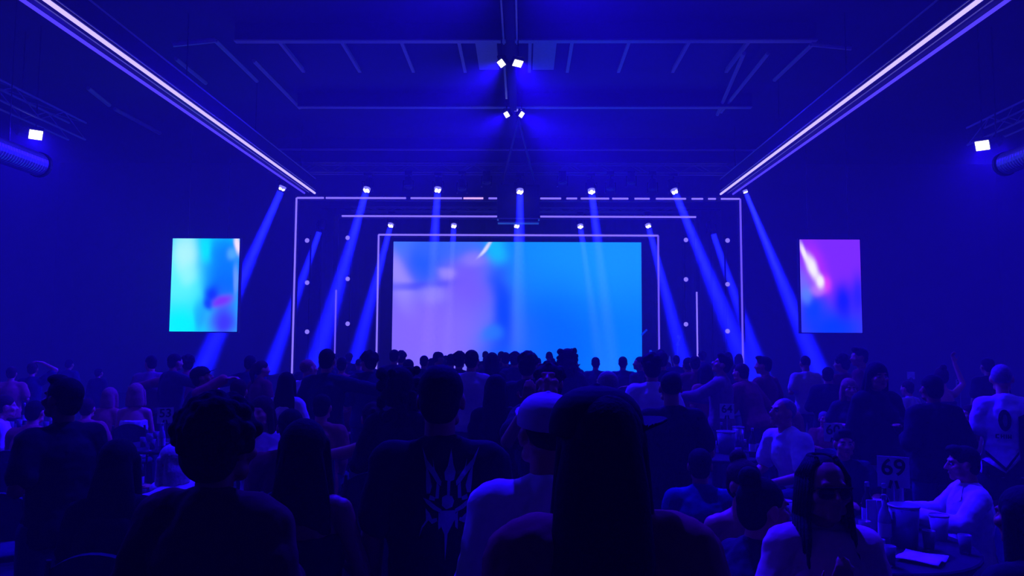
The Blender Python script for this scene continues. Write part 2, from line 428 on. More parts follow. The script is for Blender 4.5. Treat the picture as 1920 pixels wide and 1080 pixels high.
truss('lighting_truss', (at(505, 338, YT).x, YT, zt1), (at(1422, 338, YT).x, YT, zt1), .30, .30, 'front lighting truss carrying the upper row of bright beam lights', m=mat('truss_alu', (.30, .31, .34), .5, .4))
YT2 = 25.05
zt2 = at(970, 397, YT2).z
truss('lighting_truss', (at(660, 397, YT2).x, YT2, zt2), (at(1290, 397, YT2).x, YT2, zt2), .25, .14, 'rear lighting truss carrying the lower row of beam lights over the main screen', m=MATS['truss_alu'])

# the box hung at the centre of the front truss, with its bridle
bx = empty('hanging_speaker', at(972, 380, 23.55)); tag(bx, 'square dark speaker box hung at stage centre with two pale bottom plates catching blue light', 'speaker')
w_ = 80 / FPX * 23.55
hz0 = at(972, 346, 23.55).z - bx.location.z; hz1 = at(972, 409, 23.55).z - bx.location.z
MB().box((0, .19, (hz0 + hz1) / 2), (w_, .36, hz0 - hz1)).build('cabinet', M_BLACK, bx)
MB().box((0, .19, hz1 - .01), (w_ + .02, .38, .035)).build('bottom_rim', M_STEEL, bx)
MB().box((0, .17, hz1 - .13), (w_ - .03, .32, .035)).build('bottom_rim', M_STEEL, bx)
MB().box((0, .18, hz1 - .07), (w_ - .1, .3, .09)).build('base_plate', M_DARK, bx)
apex = at(972, 222, 20.6) - bx.location
for sx in (-.5, .5):
    MB().tube(apex, (sx * w_ * .8, .2, hz0), .035, .05, 8).build('bridle_strap', M_DARK, bx)

# ---- moving heads
def ring(mb, c, r, t, axis, n=14): return mb
def moving_head(px, py, Y, tgt, lit=True, s=1.0, power=0, zbar=None, label=None, group=None, spread=7.0):
    """yoke fixture hung from a bar; its lens looks along the beam"""
    p = at(px, py, Y)
    root = empty('moving_head', p); tag(root, label, 'stage light', group)
    d = (Vector(tgt) - p).normalized()
    if zbar is None: zbar = p.z + .30 * s
    top = zbar - p.z
    MB().box((0, .12, top - .04), (.24 * s, .2 * s, .12 * s)).build('base', M_DARK, root)
    y = MB()
    for sx in (-1, 1):
        y.box((sx * .165 * s, .10, .08 * s), (.035 * s, .10 * s, .34 * s))
    y.box((0, .10, .24 * s), (.36 * s, .10 * s, .04 * s)); y.build('yoke', M_DARK, root)
    if top > .32: MB().tube((0, .12, .24 * s), (0, .12, top), .03, n=8).build('drop_pipe', M_DARK, root)
    MB().tube(-d * .36 * s, -d * .03, .12 * s, .145 * s, 16).build('head', M_DARK, root, smooth=False)
    q = d.to_track_quat('Z', 'Y').to_matrix()
    if lit:
        # the lens of a beam light is a shallow glowing dome with four bright cells
        ln = MB().ell((0, 0, 0), (.115 * s, .115 * s, .085 * s), 16, 10, q).build('lens', M_LENS_RIM, root, smooth=True)
        for k in range(4):
            t = math.pi / 2 * k + .4
            c = q @ Vector((math.cos(t) * .062 * s, math.sin(t) * .062 * s, .062 * s))
            MB().ell(c, .047 * s, 10, 7).build('lens_cell', M_LENS, ln, smooth=True)
    else:
        MB().tube(-d * .03, d * .005, .11 * s, .10 * s, 16).build('lens', M_BLACK, root)
    if power:
        lamp('beam_lamp', 'AREA', d * .16 * s, d, power, root, (.0035, .005, 1.0), shape='DISK', size=.21 * s, spread=R(spread))
    return root
UP = [(530, 351, 388, 672), (688, 354, 600, 655), (821, 354, 800, 655), (975, 357, 975, 655), (1109, 357, 1145, 655), (1264, 357, 1400, 690), (1397, 358, 1528, 680)]
BEAM = 1500
ORD = ('first', 'second', 'third', 'fourth', 'fifth', 'sixth', 'seventh')
for n_, (px, py, tx, ty) in enumerate(UP):
    moving_head(px, py, YT - .18, at(tx, ty, YT - (.45 if px in (530, 1397) else 1.7)), True, .64 if px == 1397 else 1.0, BEAM, zt1, 'large glowing beam light on the front truss, %s from the cyan screen' % ORD[n_], 'upper row of beam lights')
LOW = [(733, 421, 663, 688), (851, 422, 838, 660), (969, 422, 965, 660), (1088, 423, 1122, 660), (1215, 422, 1285, 690)]
for n_, (px, py, tx, ty) in enumerate(LOW):
    moving_head(px, py, YT2 - .10, at(tx, ty, YT2 - 1.6), True, .85, BEAM * .7, zt2, 'smaller glowing beam light just above the main screen, %s from the cyan screen' % ORD[n_], 'lower row of beam lights')
for n_, (px, py) in enumerate(((765, 352), (866, 356), (912, 344), (1055, 344), (1145, 356), (1184, 344), (1224, 356))):
    p = at(px, py, YT - .2)
    moving_head(px, py, YT - .2, p + Vector((0, -.25, -1)), False, .95, 0, zt1 + .02, 'unlit black moving light on the front truss, %s from the cyan screen' % ORD[n_], 'unlit moving lights')
# two side beams coming from behind the outer portal
for px, py, tx, ty in ((601, 428, 508, 690), (1335, 432, 1425, 690)):
    moving_head(px, py, 25.9, at(tx, ty, 25.4), False, .9, BEAM * .7, None, 'beam light behind the outer portal on the %s screen side, throwing a slanted shaft' % ('cyan' if px < 960 else 'magenta'), 'side beam lights')
for px in (601, 1335):
    p = at(px, 428, 25.9)
    st = empty('light_stand', (p.x, 26.05, ZS)); tag(st, 'tall thin black light mast behind the outer portal on the %s screen side' % ('cyan' if px < 960 else 'magenta'), 'stand', 'side light masts')
    MB().tube((0, 0, 0), (0, 0, p.z + .32 - ZS), .03).build('mast', M_DARK, st); MB().lathe([(.25, 0), (.25, .03), (.05, .05)], n=16).build('base', M_DARK, st)
# small bulbs on the uprights between the portals
for cx, ys, Yb in ((576, (451, 530, 622), 24.35), (652, (446, 523, 607, 684), 24.95), (1286, (450, 524, 608), 24.95), (1364, (451, 533, 621), 24.35)):
    p0 = at(cx, ys[-1], Yb)
    st = empty('light_stand', (p0.x, Yb + .16, ZS)); tag(st, 'black pole with a column of violet lamps, %s portal, %s screen side' % ('outer' if cx in (576, 1364) else 'inner', 'cyan' if cx < 960 else 'magenta'), 'stand', 'lamp poles between the portals')
    MB().tube((0, 0, 0), (0, 0, at(cx, 440, Yb).z - ZS), .03).build('pole', M_DARK, st); MB().lathe([(.2, 0), (.2, .03), (.05, .05)], n=16).build('base', M_DARK, st)
    for n_, py in enumerate(ys):
        p = at(cx, py, Yb)
        root = empty('par_lamp', p); tag(root, 'small violet lamp, %s from top of the %s portal pole, %s screen side' % (ORD[n_], 'outer' if cx in (576, 1364) else 'inner', 'cyan' if cx < 960 else 'magenta'), 'stage light', 'small lamps on the uprights')
        MB().tube((0, .15, .02), (0, 0, 0), .06, .085, 14).build('can', M_DARK, root)
        MB().ell((0, -.015, 0), (.075, .05, .075), 14, 9).build('lens', M_BULB, root, smooth=True)
        MB().box((0, .14, .09), (.05, .05, .1)).build('clamp', M_DARK, root)

# ---- flood lights under the roof
def flood(p, d, w, h, power, lit, label, hang, group=None, spread=110, face=None, offscreen=False):
    off = '_offscreen' if offscreen else ''              # unseen: hangs outside the frame, in line with a visible row
    root = empty('flood_light' + off, p); tag(root, label, 'flood light', group)
    d = Vector(d).normalized(); q = d.to_track_quat('Z', 'Y').to_matrix()
    MB().box(q @ Vector((0, 0, -.05)), (w + .05, h + .05, .09), q).build('housing', M_DARK, root)
    MB().box((0, 0, 0), (w, h, .012), None).v
    MB().box(q @ Vector((0, 0, .0)), (w, h, .012), q).build('face' + off, face or (M_FLOOD if lit else M_FLOOD_DIM), root)
    b = MB()
    for sx in (-1, 1): b.tube(q @ Vector((sx * (w / 2 + .04), 0, -.05)), Vector((sx * (w / 2 + .04) * .6, 0, .16)), .012, n=6)
    b.tube((-(w / 2 + .04) * .6, 0, .16), ((w / 2 + .04) * .6, 0, .16), .012, n=6); b.build('yoke', M_DARK, root)
    MB().tube((0, 0, .16), (0, 0, max(.2, hang - p.z)), .015, n=6).build('hanger', M_DARK, root)
    if power:
        lamp('flood_lamp' + off, 'AREA', d * .03, d, power, root, shape='RECTANGLE', size=w, size_y=h, spread=R(spread))
    return root
FL = 230
p = at(940, 119, 15.3)
flood(p, (-.65, -.35, -.7), .20, .14, FL * 1.9, True, 'white flood light at the nearer roof beam, turned to the cyan screen side', ZC, None, 75)
p = at(971, 119, 15.3)
flood(p, (.35, -.55, -.75), .20, .14, FL * 1.9, True, 'white flood light at the nearer roof beam, turned to the magenta screen side', ZC, None, 75)
p = at(950, 215, 19.7)
flood(p, (-.7, -.4, -.6), .19, .14, FL * 1.9, True, 'white flood light at the farther roof beam, turned to the cyan screen side', ZC, None, 75)
p = at(978, 215, 19.7)
flood(p, (.75, -.3, -.6), .19, .14, FL * 1.9, True, 'white flood light at the farther roof beam, turned to the magenta screen side', ZC, None, 75)
p = at(971, 205, 20.2)
flood(p, (0, -.45, -.9), .20, .14, FL * .6, False, 'dimmer violet flood light in the middle of the farther cluster under the roof spine', ZC, face=M_LENS_RIM)
# side runs of truss with their floods and the round ducts
TA = MATS['truss_alu']
truss('side_truss', (-10.5, 4.0, 6.65), (-10.5, 17.1, 6.65), .40, .40, 'ceiling truss running past the corrugated duct beside the cyan screen', 'side trusses', TA, .8)
truss('side_truss', (10.45, 4.0, 6.55), (10.45, 17.1, 6.55), .40, .40, 'ceiling truss running past the duct on the side of the purple screen', 'side trusses', TA, .8)
p = at(67, 253, 15.6); flood(p, (.45, -.55, -.75), .24, .22, FL * 1.3, True, 'bright white flood light hung from the side truss above the corrugated duct', ZC)
p = at(38, 250, 15.9); flood(p, (-.6, .2, -.6), .24, .22, FL * .5, False, 'dim flood light hung beside the bright one, facing the wall by the duct', ZC)
p = at(1842, 273, 15.4); flood(p, (-.45, -.55, -.75), .24, .22, FL * 1.3, True, 'bright white flood light hung from the side truss on the purple screen side', ZC)
p = at(1868, 271, 15.7); flood(p, (.6, .2, -.6), .24, .22, FL * .5, False, 'dim flood light hung beside the bright one on the purple screen side', ZC)
# the spine row goes on above the frame; its nearer pair and the side truss floods are added, unseen, to light the guests
for y in (10.8, 6.3):
    for x, d, lb in ((-.20, (-.65, -.35, -.7), 'cyan'), (.12, (.35, -.55, -.75), 'magenta')):
        flood(Vector((x, y, ZB - .3)), d, .20, .14, FL * 1.9, True, 'unseen roof spine flood light over the guests, turned to the %s screen side' % lb, ZC, 'spine floods over the guests', 75, offscreen=True)
flood(Vector((-10.3, 8.0, 6.2)), (.45, -.55, -.75), .24, .22, FL * 1.3, True, 'unseen flood light added on the side truss over the guests on the cyan screen side', ZC, None, 110, offscreen=True)
flood(Vector((10.2, 8.0, 6.1)), (-.45, -.55, -.75), .24, .22, FL * 1.3, True, 'unseen flood light added on the side truss over the guests on the magenta screen side', ZC, None, 110, offscreen=True)
def duct(x, z, y0, y1, r, label):
    root = empty('air_duct', (x, y0, z)); tag(root, label, 'duct')
    prof = []; L = y1 - y0; n = int(L / .035)
    for i in range(n + 1): prof.append((r + (.010 if i % 2 else 0), L * i / n))
    b = MB().lathe(prof, n=20); b.v = [(v[0], v[2], v[1]) for v in b.v]; b.build('spiral_pipe', M_DUCT, root)
    for t in (.0, .33, .66, 1.0):
        c = MB().lathe([(r + .012, -.04), (r + .03, -.03), (r + .03, .03), (r + .012, .04)], n=20); c.v = [(v[0], v[2] + t * L, v[1]) for v in c.v]; c.build('coupling_ring', M_DARK, root)
    for t in (.2, .8): MB().tube((0, t * L, r), (0, t * L, ZC - z), .01, n=6).build('hanger_rod', M_DARK, root)
q0 = at(30, 293, 13.1)
duct(q0.x, q0.z, 9.5, 13.75, .21, 'corrugated silver air duct near the side truss on the cyan screen side')
q0 = at(1905, 300, 13.1)
duct(q0.x, q0.z, 9.5, 13.4, .19, 'corrugated silver air duct near the side truss on the purple screen side')

# ---- things standing on the stage
ms = empty('microphone_stand', (at(1271, 660, 24.6).x, 24.6, ZS)); tag(ms, 'slim microphone stand on stage beside the innermost portal', 'microphone stand')
MB().tube((0, 0, 0), (0, 0, frame_z(640, 24.6) - ZS), .022).build('pole', M_STEEL, ms)
MB().lathe([(.16, 0), (.16, .02), (.03, .04)], n=16).build('base', M_DARK, ms)
MB().ell((0, 0, frame_z(645, 24.6) - ZS), .05).build('joint', M_STEEL, ms, smooth=True)
MB().tube((-.02, 0, frame_z(645, 24.6) - ZS), (.10, -.1, frame_z(627, 24.6) - ZS), .015).build('boom', M_STEEL, ms)
MB().ell((.02, 0, frame_z(630, 24.6) - ZS), (.045, .045, .06)).build('microphone', M_STEEL, ms, smooth=True)
t_ = empty('stage_table', (at(1250, 690, 24.2).x, 24.2, ZS)); tag(t_, 'small draped table on stage below the microphone stand', 'table')
zt_ = frame_z(688, 24.2) - ZS
MB().box((0, 0, max(.06, zt_) + .0), (.56, .4, .05)).build('table_top', M_STEEL, t_)
MB().box((0, 0, max(.06, zt_) / 2), (.52, .36, max(.06, zt_))).build('skirt', M_BLACK, t_)
for px, sc_ in ((1246, .8), (1256, 1.0)):
    c = MB().lathe([(.085 * sc_, 0), (.05 * sc_, .15 * sc_), (.012, .36 * sc_)], n=14).build('white_cone', mat('white_card', (.8, .8, .8), .6), None, True, (at(px, 688, 24.2).x, 24.2, ZS + max(.06, zt_) + .025))
    tag(c, 'small white cone standing on the draped stage table', 'cone', 'white cones on the stage table')
rd = MB().tube((0, 0, 0), at(1213, 618, YSC - .2) - at(1203, 628, YSC - .2), .035).build('light_rod', M_EDGE, None, False, at(1203, 628, YSC - .2))
tag(rd, 'short glowing blue rod leaning off the main screen edge', 'rod')
rb = MB().tube((0, 0, 0), (0, 0, frame_z(655, 25.0) - ZS), .045).build('light_bar', M_EDGE, None, False, (at(1220, 660, 25.0).x, 25.0, ZS))
tag(rb, 'upright blue light bar standing on the stage by the screen corner', 'light')

# ================================================================== people: bodies grown from joints, one closed skin each
def rotx(a): return Matrix.Rotation(a, 3, 'X')
def rotz(a): return Matrix.Rotation(a, 3, 'Z')

ARMS = {   # elbow, wrist and hand direction of the right arm in the upper-body frame (x to the right, y forward, z above the hips)
    'down':   ((.245, -.03, .20), (.25, .05, -.03), (0, .2, -1)),
    'bent':   ((.27, -.06, .22), (.13, .20, .24), (-.5, .6, .3)),
    'hip':    ((.38, -.10, .24), (.19, .02, .08), (-.5, .6, -.5)),
    'cross':  ((.26, .04, .20), (-.02, .20, .24), (-1, .1, .1)),
    'up':     ((.34, .05, .58), (.26, .12, .86), (-.1, .1, 1)),
    'phone':  ((.24, .20, .32), (.09, .34, .54), (-.2, .4, 1)),
    'head':   ((.40, .04, .66), (.15, .02, .80), (-1, -.1, .2)),
    'reach':  ((.27, .20, .32), (.25, .50, .28), (0, 1, .1)),
    'side':   ((.42, .06, .40), (.66, .16, .34), (1, .3, .1)),
    'table':  ((.25, .12, .235), (.12, .37, .255), (-.5, .8, -.05)),
    'chin':   ((.22, .22, .14), (.06, .24, .42), (-.3, .1, 1)),
    'tablehi': ((.25, .12, .29), (.12, .37, .315), (-.5, .8, -.05)),
    'chest':  ((.25, .05, .17), (.05, .23, .33), (-.35, .2, .9)),
    'point':  ((.30, .18, .40), (.24, .46, .47), (-.1, 1, .25)),
    'lap':    ((.23, .02, .20), (.15, .25, .06), (-.3, .9, -.1)),
}
def J(sit=False, sex='m', lean=0.0, la='down', ra='down', yaw=0.0, pitch=0.0, twist=0.0, step=0.0, turn=0.0):
    """joint positions of a 1.75 m figure facing +y"""
    f = sex == 'f'
    hipz = .56 if sit else .95
    U = Matrix.Translation((0, 0, hipz)) @ Matrix.Rotation(turn, 4, 'Z') @ Matrix.Rotation(-lean, 4, 'X')
    P = lambda x, y, z: U @ Vector((x, y, z))
    sw = .145 if f else .166
    j = {'U': U, 'sex': sex, 'sit': sit, 'hipz': hipz}
    j['neck'] = P(0, -.015, .50); j['head'] = P(0, .015 + .05 * math.sin(max(0, -pitch)) * 0, .675)
    H = U.to_3x3() @ rotx(lean * .75) @ rotz(yaw) @ rotx(-pitch)
    j['head'] = P(0, .012, .56) + H @ Vector((0, .012, .115))
    j['H'] = Matrix.Translation(j['head']) @ H.to_4x4()
    for s, k in ((1, 'R'), (-1, 'L')):
        e, w, h = ARMS[ra if s > 0 else la]
        j['sh' + k] = P(s * sw, -.012, .448)
        dx = sw - .180
        j['el' + k] = P(s * (e[0] + dx), e[1], e[2]); j['wr' + k] = P(s * (w[0] + dx * .5), w[1], w[2])
        j['hd' + k] = (U.to_3x3() @ Vector((s * h[0], h[1], h[2]))).normalized()
        if sit:
            j['hip' + k] = Vector((s * .095, .02, .555)); j['kn' + k] = Vector((s * .13, .43, .53)); j['an' + k] = Vector((s * .13, .40, .09)); j['toe' + k] = Vector((s * .15, .55, .035))
        else:
            st = s * step
            j['hip' + k] = Vector((s * .095, 0, .92)); j['kn' + k] = Vector((s * .11, .02 + st * .5, .50)); j['an' + k] = Vector((s * .125, -.02 + st, .09)); j['toe' + k] = Vector((s * .15, .13 + st, .035))
    return j
def torso(mb, j, inf=0.0, lo=None, hi=None, flare=0.0):
    f = j['sex'] == 'f'; U = j['U']; R3 = U.to_3x3()
    T = [(-.10, .150, .108), (-.02, .170 if f else .162, .120), (.08, .138 if f else .150, .102), (.18, .130 if f else .150, .102), (.28, .148 if f else .168, .115), (.36, .145 if f else .166, .113), (.43, .120 if f else .138, .096), (.48, .080, .075), (.52, .058, .060)]
    rings = []
    for z, rx, ry in T:
        if lo is not None and z < lo: continue
        if hi is not None and z > hi: continue
        k = flare * max(0, (.2 - z)) 
        rings.append((U @ Vector((0, -.01, z)), rx + inf + k, ry + inf + k, R3))
    mb.loft(rings)
    if f and (hi is None or hi > .3):
        for s in (-1, 1): mb.ell(U @ Vector((s * .068, .075, .315)), (.062 + inf * .7, .055 + inf * .7, .060 + inf * .7), 12, 8)
    if hi is None or hi >= .42:
        mb.cap(j['shL'] + (U.to_3x3() @ Vector((.03, 0, .01))), j['shR'] + (U.to_3x3() @ Vector((-.03, 0, .01))), .052 + inf, .052 + inf)
        for k in 'LR':                                   # trapezius slope from the neck to each shoulder
            mb.cap(U @ Vector((0, -.03, .505)), j['sh' + k].lerp(U @ Vector((0, -.02, .46)), .25), .045 + inf * .6, .048 + inf, 12)
def arm(mb, j, k, inf=0.0, upto=1.0):
    f = j['sex'] == 'f'; m = .86 if f else 1.0
    sh, el, wr = j['sh' + k], j['el' + k], j['wr' + k]
    if upto <= .5:
        e = sh.lerp(el, upto * 2); mb.cap(sh, e, .060 * m + inf, .050 * m + inf * 1.3); return
    mb.cap(sh, el, .058 * m + inf, .043 * m + inf)
    e = el.lerp(wr, (upto - .5) * 2); mb.cap(el, e, .044 * m + inf, .031 * m + inf)
def hand(mb, j, k, curl=.55):
    w = j['wr' + k]; d = j['hd' + k]; s = 1 if k == 'R' else -1
    up = Vector((0, 0, 1)) if abs(d.z) < .8 else Vector((0, 1, 0))
    side = d.cross(up).normalized(); nrm = side.cross(d).normalized()
    m = .92 if j['sex'] == 'f' else 1.0
    rot = Matrix((side, nrm, d)).transposed()
    mb.ell(w + d * .052 * m, (.040 * m, .017 * m, .055 * m), 12, 8, rot)
    for i in range(4):
        o = (i - 1.5) * .0205 * m; L = (.072, .082, .077, .060)[i] * m
        a = w + d * .088 * m + side * o
        b = a + d * L * .5 - nrm * L * .12
        c = b + (d * (1 - curl) - nrm * curl).normalized() * L * .55
        mb.cap(a, b, .0095 * m, .009 * m, 8); mb.cap(b, c, .009 * m, .008 * m, 8)
    a = w + d * .028 * m - side * s * .030 * m
    b = a + (d * .7 - side * s * .7).normalized() * .04 * m
    mb.cap(a, b, .0115 * m, .010 * m, 8); mb.cap(b, b + (d * .95 - side * s * .2 - nrm * .3).normalized() * .03 * m, .010 * m, .009 * m, 8)
def leg(mb, j, k, inf=0.0, upto=1.0):
    h, kn, an = j['hip' + k], j['kn' + k], j['an' + k]
    mb.cap(h, kn, .088 + inf, .060 + inf)
    if upto > .5:
        e = kn.lerp(an, (upto - .5) * 2); mb.cap(kn, e, .058 + inf, .042 + inf)
        mb.ell(kn.lerp(an, .25) + Vector((0, -.018, 0)), (.052 + inf, .055 + inf, .11), 12, 8)
def head(mb, j):
    H = j['H']; R3 = H.to_3x3()
    E = lambda c, r: mb.ell(H @ Vector(c), r, 16, 10, R3)
    E((0, -.014, .026), (.076, .097, .090)); E((0, .022, -.035), (.061, .068, .078)); E((0, .066, -.092), (.030, .024, .022))
    for s in (-1, 1):
        E((s * .045, .058, -.022), (.026, .028, .024)); E((s * .079, -.006, -.008), (.011, .022, .033)); E((s * .044, .03, -.075), (.022, .03, .022))
    mb.cap(H @ Vector((0, .090, .012)), H @ Vector((0, .112, -.026)), .009, .014, 10)
    for s in (-1, 1): E((s * .012, .098, -.029), (.011, .013, .010))
    mb.cap(H @ Vector((-.036, .078, .026)), H @ Vector((.036, .078, .026)), .0115, .0115, 10)
    mb.cap(H @ Vector((-.018, .084, -.056)), H @ Vector((.018, .084, -.056)), .0085, .0085, 8)
    mb.cap(H @ Vector((-.014, .082, -.069)), H @ Vector((.014, .082, -.069)), .009, .009, 8)
    mb.cap(j['neck'] - (j['head'] - j['neck']) * .25, H @ Vector((0, -.025, -.05)), .058 if j['sex'] == 'm' else .050, .054 if j['sex'] == 'm' else .046, 14)
def make_body(j):
    mb = MB(); torso(mb, j); head(mb, j)
    for k in 'LR':
        arm(mb, j, k); hand(mb, j, k); leg(mb, j, k)
        mb.cap(j['an' + k] + Vector((0, -.03, -.045)), j['toe' + k], .038, .034)
    return mb
def make_top(j, kind):
    mb = MB()
    if kind == 'tee': torso(mb, j, .020, flare=.05); [arm(mb, j, k, .022, .34) for k in 'LR']
    elif kind == 'long': torso(mb, j, .022, flare=.05); [arm(mb, j, k, .018, .98) for k in 'LR']
    elif kind == 'jacket': torso(mb, j, .036, flare=.10); [arm(mb, j, k, .030, .98) for k in 'LR']
    elif kind == 'tank': torso(mb, j, .016, hi=.40); 
    elif kind == 'shirt': torso(mb, j, .026, flare=.08); [arm(mb, j, k, .022, .98) for k in 'LR']
    elif kind == 'offshoulder':
        torso(mb, j, .020, hi=.37, flare=.05)
        for k in 'LR':
            a = j['sh' + k].lerp(j['el' + k], .25); b = j['sh' + k].lerp(j['el' + k], .8)
            mb.cap(a, b, .066, .060)
    if kind in ('jacket', 'shirt', 'long'):   # collar
        U = j['U']; R3 = U.to_3x3()
        mb.loft([(U @ Vector((0, -.012, .46)), .088, .082, R3), (U @ Vector((0, -.018, .535)), .070, .070, R3)])
    return mb
def make_bottom(j, kind):
    mb = MB(); torso(mb, j, .012, hi=.09)
    if kind == 'skirt':
        a = j['U'] @ Vector((0, 0, 0))
        if j['sit']:
            for k in 'LR': mb.cap(j['hip' + k], j['hip' + k].lerp(j['kn' + k], .85), .10, .09)
        else:
            mb.loft([(a + Vector((0, 0, .05)), .165, .125, None), (a + Vector((0, 0, -.1)), .195, .15, None), (a + Vector((0, 0, -.28)), .225, .19, None)])
    elif kind == 'shorts': [leg(mb, j, k, .022, .40) for k in 'LR']
    else: [leg(mb, j, k, .018, .97) for k in 'LR']
    return mb
def make_shoe(j, k):
    return MB().cap(j['an' + k] + Vector((0, -.04, -.042)), j['toe' + k] + Vector((0, .02, .006)), .046, .040)
# hair and hats in the head's own frame
def make_hair(kind):
    mb = MB()
    def base(g=0.0):
        mb.ell((0, -.022, .040), (.083 + g, .100 + g, .088 + g), 18, 12); mb.ell((0, -.055, -.005), (.074 + g, .060 + g, .085 + g), 16, 10)
    if kind == 'short': base()
    elif kind == 'buzz':
        mb.ell((0, -.022, .032), (.078, .096, .089), 18, 12)
    elif kind == 'quiff':
        base(); mb.ell((0, .045, .105), (.060, .055, .030), 12, 8)
    elif kind == 'mop':
        rnd = random.Random(3); base(.008)
        for i in range(46):
            t = rnd.uniform(0, 6.28); ph = rnd.uniform(0, 1.75)
            c = Vector((math.sin(ph) * math.cos(t) * .088, -.025 + math.sin(ph) * math.sin(t) * .10, .045 + math.cos(ph) * .088))
            if c.y > .06 and c.z < .07: continue
            mb.ell(c, rnd.uniform(.018, .030), 8, 6)
    elif kind == 'afro':
        rnd = random.Random(5); mb.ell((0, -.03, .045), (.098, .106, .100), 20, 14); mb.ell((0, -.055, -.03), (.088, .066, .092), 16, 10)
        for i in range(260):
            t = rnd.uniform(0, 6.28); ph = rnd.uniform(0, 2.1)
            c = Vector((math.sin(ph) * math.cos(t) * .096, -.03 + math.sin(ph) * math.sin(t) * .104, .042 + math.cos(ph) * .098))
            if c.y > .055 and c.z < .09: continue
            mb.ell(c, rnd.uniform(.008, .014), 7, 5)
    elif kind == 'long': torso(mb, j, .022, flare=.05); [arm(mb, j, k, .018, .98) for k in 'LR']
    elif kind == 'jacket': torso(mb, j, .036, flare=.10); [arm(mb, j, k, .030, .98) for k in 'LR']
    elif kind == 'tank': torso(mb, j, .016, hi=.40); 
    elif kind == 'shirt': torso(mb, j, .026, flare=.08); [arm(mb, j, k, .022, .98) for k in 'LR']
    elif kind == 'offshoulder':
        torso(mb, j, .020, hi=.37, flare=.05)
        for k in 'LR':
            a = j['sh' + k].lerp(j['el' + k], .25); b = j['sh' + k].lerp(j['el' + k], .8)
            mb.cap(a, b, .066, .060)
    if kind in ('jacket', 'shirt', 'long'):   # collar
        U = j['U']; R3 = U.to_3x3()
        mb.loft([(U @ Vector((0, -.012, .46)), .088, .082, R3), (U @ Vector((0, -.018, .535)), .070, .070, R3)])
    return mb
def make_bottom(j, kind):
    mb = MB(); torso(mb, j, .012, hi=.09)
    if kind == 'skirt':
        a = j['U'] @ Vector((0, 0, 0))
        if j['sit']:
            for k in 'LR': mb.cap(j['hip' + k], j['hip' + k].lerp(j['kn' + k], .85), .10, .09)
        else:
            mb.loft([(a + Vector((0, 0, .05)), .165, .125, None), (a + Vector((0, 0, -.1)), .195, .15, None), (a + Vector((0, 0, -.28)), .225, .19, None)])
    elif kind == 'shorts': [leg(mb, j, k, .022, .40) for k in 'LR']
    else: [leg(mb, j, k, .018, .97) for k in 'LR']
    return mb
def make_shoe(j, k):
    return MB().cap(j['an' + k] + Vector((0, -.04, -.042)), j['toe' + k] + Vector((0, .02, .006)), .046, .040)
# hair and hats in the head's own frame
def make_hair(kind):
    mb = MB()
    def base(g=0.0):
        mb.ell((0, -.022, .040), (.083 + g, .100 + g, .088 + g), 18, 12); mb.ell((0, -.055, -.005), (.074 + g, .060 + g, .085 + g), 16, 10)
    if kind == 'short': base()
    elif kind == 'buzz':
        mb.ell((0, -.022, .032), (.078, .096, .089), 18, 12)
    elif kind == 'quiff':
        base(); mb.ell((0, .045, .105), (.060, .055, .030), 12, 8)
    elif kind == 'mop':
        rnd = random.Random(3); base(.008)
        for i in range(46):
            t = rnd.uniform(0, 6.28); ph = rnd.uniform(0, 1.75)
            c = Vector((math.sin(ph) * math.cos(t) * .088, -.025 + math.sin(ph) * math.sin(t) * .10, .045 + math.cos(ph) * .088))
            if c.y > .06 and c.z < .07: continue
            mb.ell(c, rnd.uniform(.018, .030), 8, 6)
    elif kind == 'afro':
        rnd = random.Random(5); mb.ell((0, -.03, .055), (.122, .125, .112), 20, 14); mb.ell((0, -.06, -.02), (.105, .075, .09), 16, 10)
        for i in range(90):
            t = rnd.uniform(0, 6.28); ph = rnd.uniform(0, 2.0)
            c = Vector((math.sin(ph) * math.cos(t) * .118, -.03 + math.sin(ph) * math.sin(t) * .12, .05 + math.cos(ph) * .108))
            if c.y > .055 and c.z < .09: continue
            mb.ell(c, rnd.uniform(.016, .030), 8, 6)
    elif kind == 'long':
        base(.004)
        mb.loft([((0, -.06, .06), .07, .05, None), ((0, -.085, -.05), .092, .048, None), ((0, -.10, -.16), .112, .045, None), ((0, -.115, -.28), .120, .04, None), ((0, -.12, -.38), .085, .028, None)])
        for s in (-1, 1): mb.cap((s * .074, .0, .03), (s * .092, -.02, -.20), .026, .03)
    elif kind == 'verylong':
        base(.008)
        mb.loft([((0, -.06, .06), .078, .055, None), ((0, -.09, -.06), .098, .058, None), ((0, -.125, -.2), .108, .055, None), ((0, -.165, -.32), .112, .045, None), ((0, -.17, -.5), .112, .035, None), ((0, -.16, -.70), .10, .03, None)])
        for s in (-1, 1): mb.cap((s * .074, .0, .03), (s * .090, -.05, -.22), .026, .030)
    elif kind == 'bob':
        base(.008)
        mb.loft([((0, -.05, .05), .085, .06, None), ((0, -.06, -.05), .105, .065, None), ((0, -.06, -.15), .105, .06, None)])
        for s in (-1, 1): mb.cap((s * .078, .015, .03), (s * .092, .01, -.13), .028, .03)
    elif kind == 'bun':
        base(); mb.ell((0, -.07, .125), .045, 14, 10)
    elif kind == 'pony':
        base(); mb.cap((0, -.115, .06), (0, -.15, -.05), .032, .040); mb.cap((0, -.15, -.05), (0, -.13, -.20), .040, .018)
    elif kind == 'bigwave':
        rnd = random.Random(9); base(.012)
        for i in range(60):
            t = rnd.uniform(0, 6.28); z = rnd.uniform(-.22, .12); r = .10 + .02 * math.cos(z * 9)
            c = Vector((math.cos(t) * r, -.03 + math.sin(t) * .09, z))
            if c.y > .02 and z < .10: c.y = .0
            mb.ell(c, rnd.uniform(.028, .042), 8, 6)
    return mb
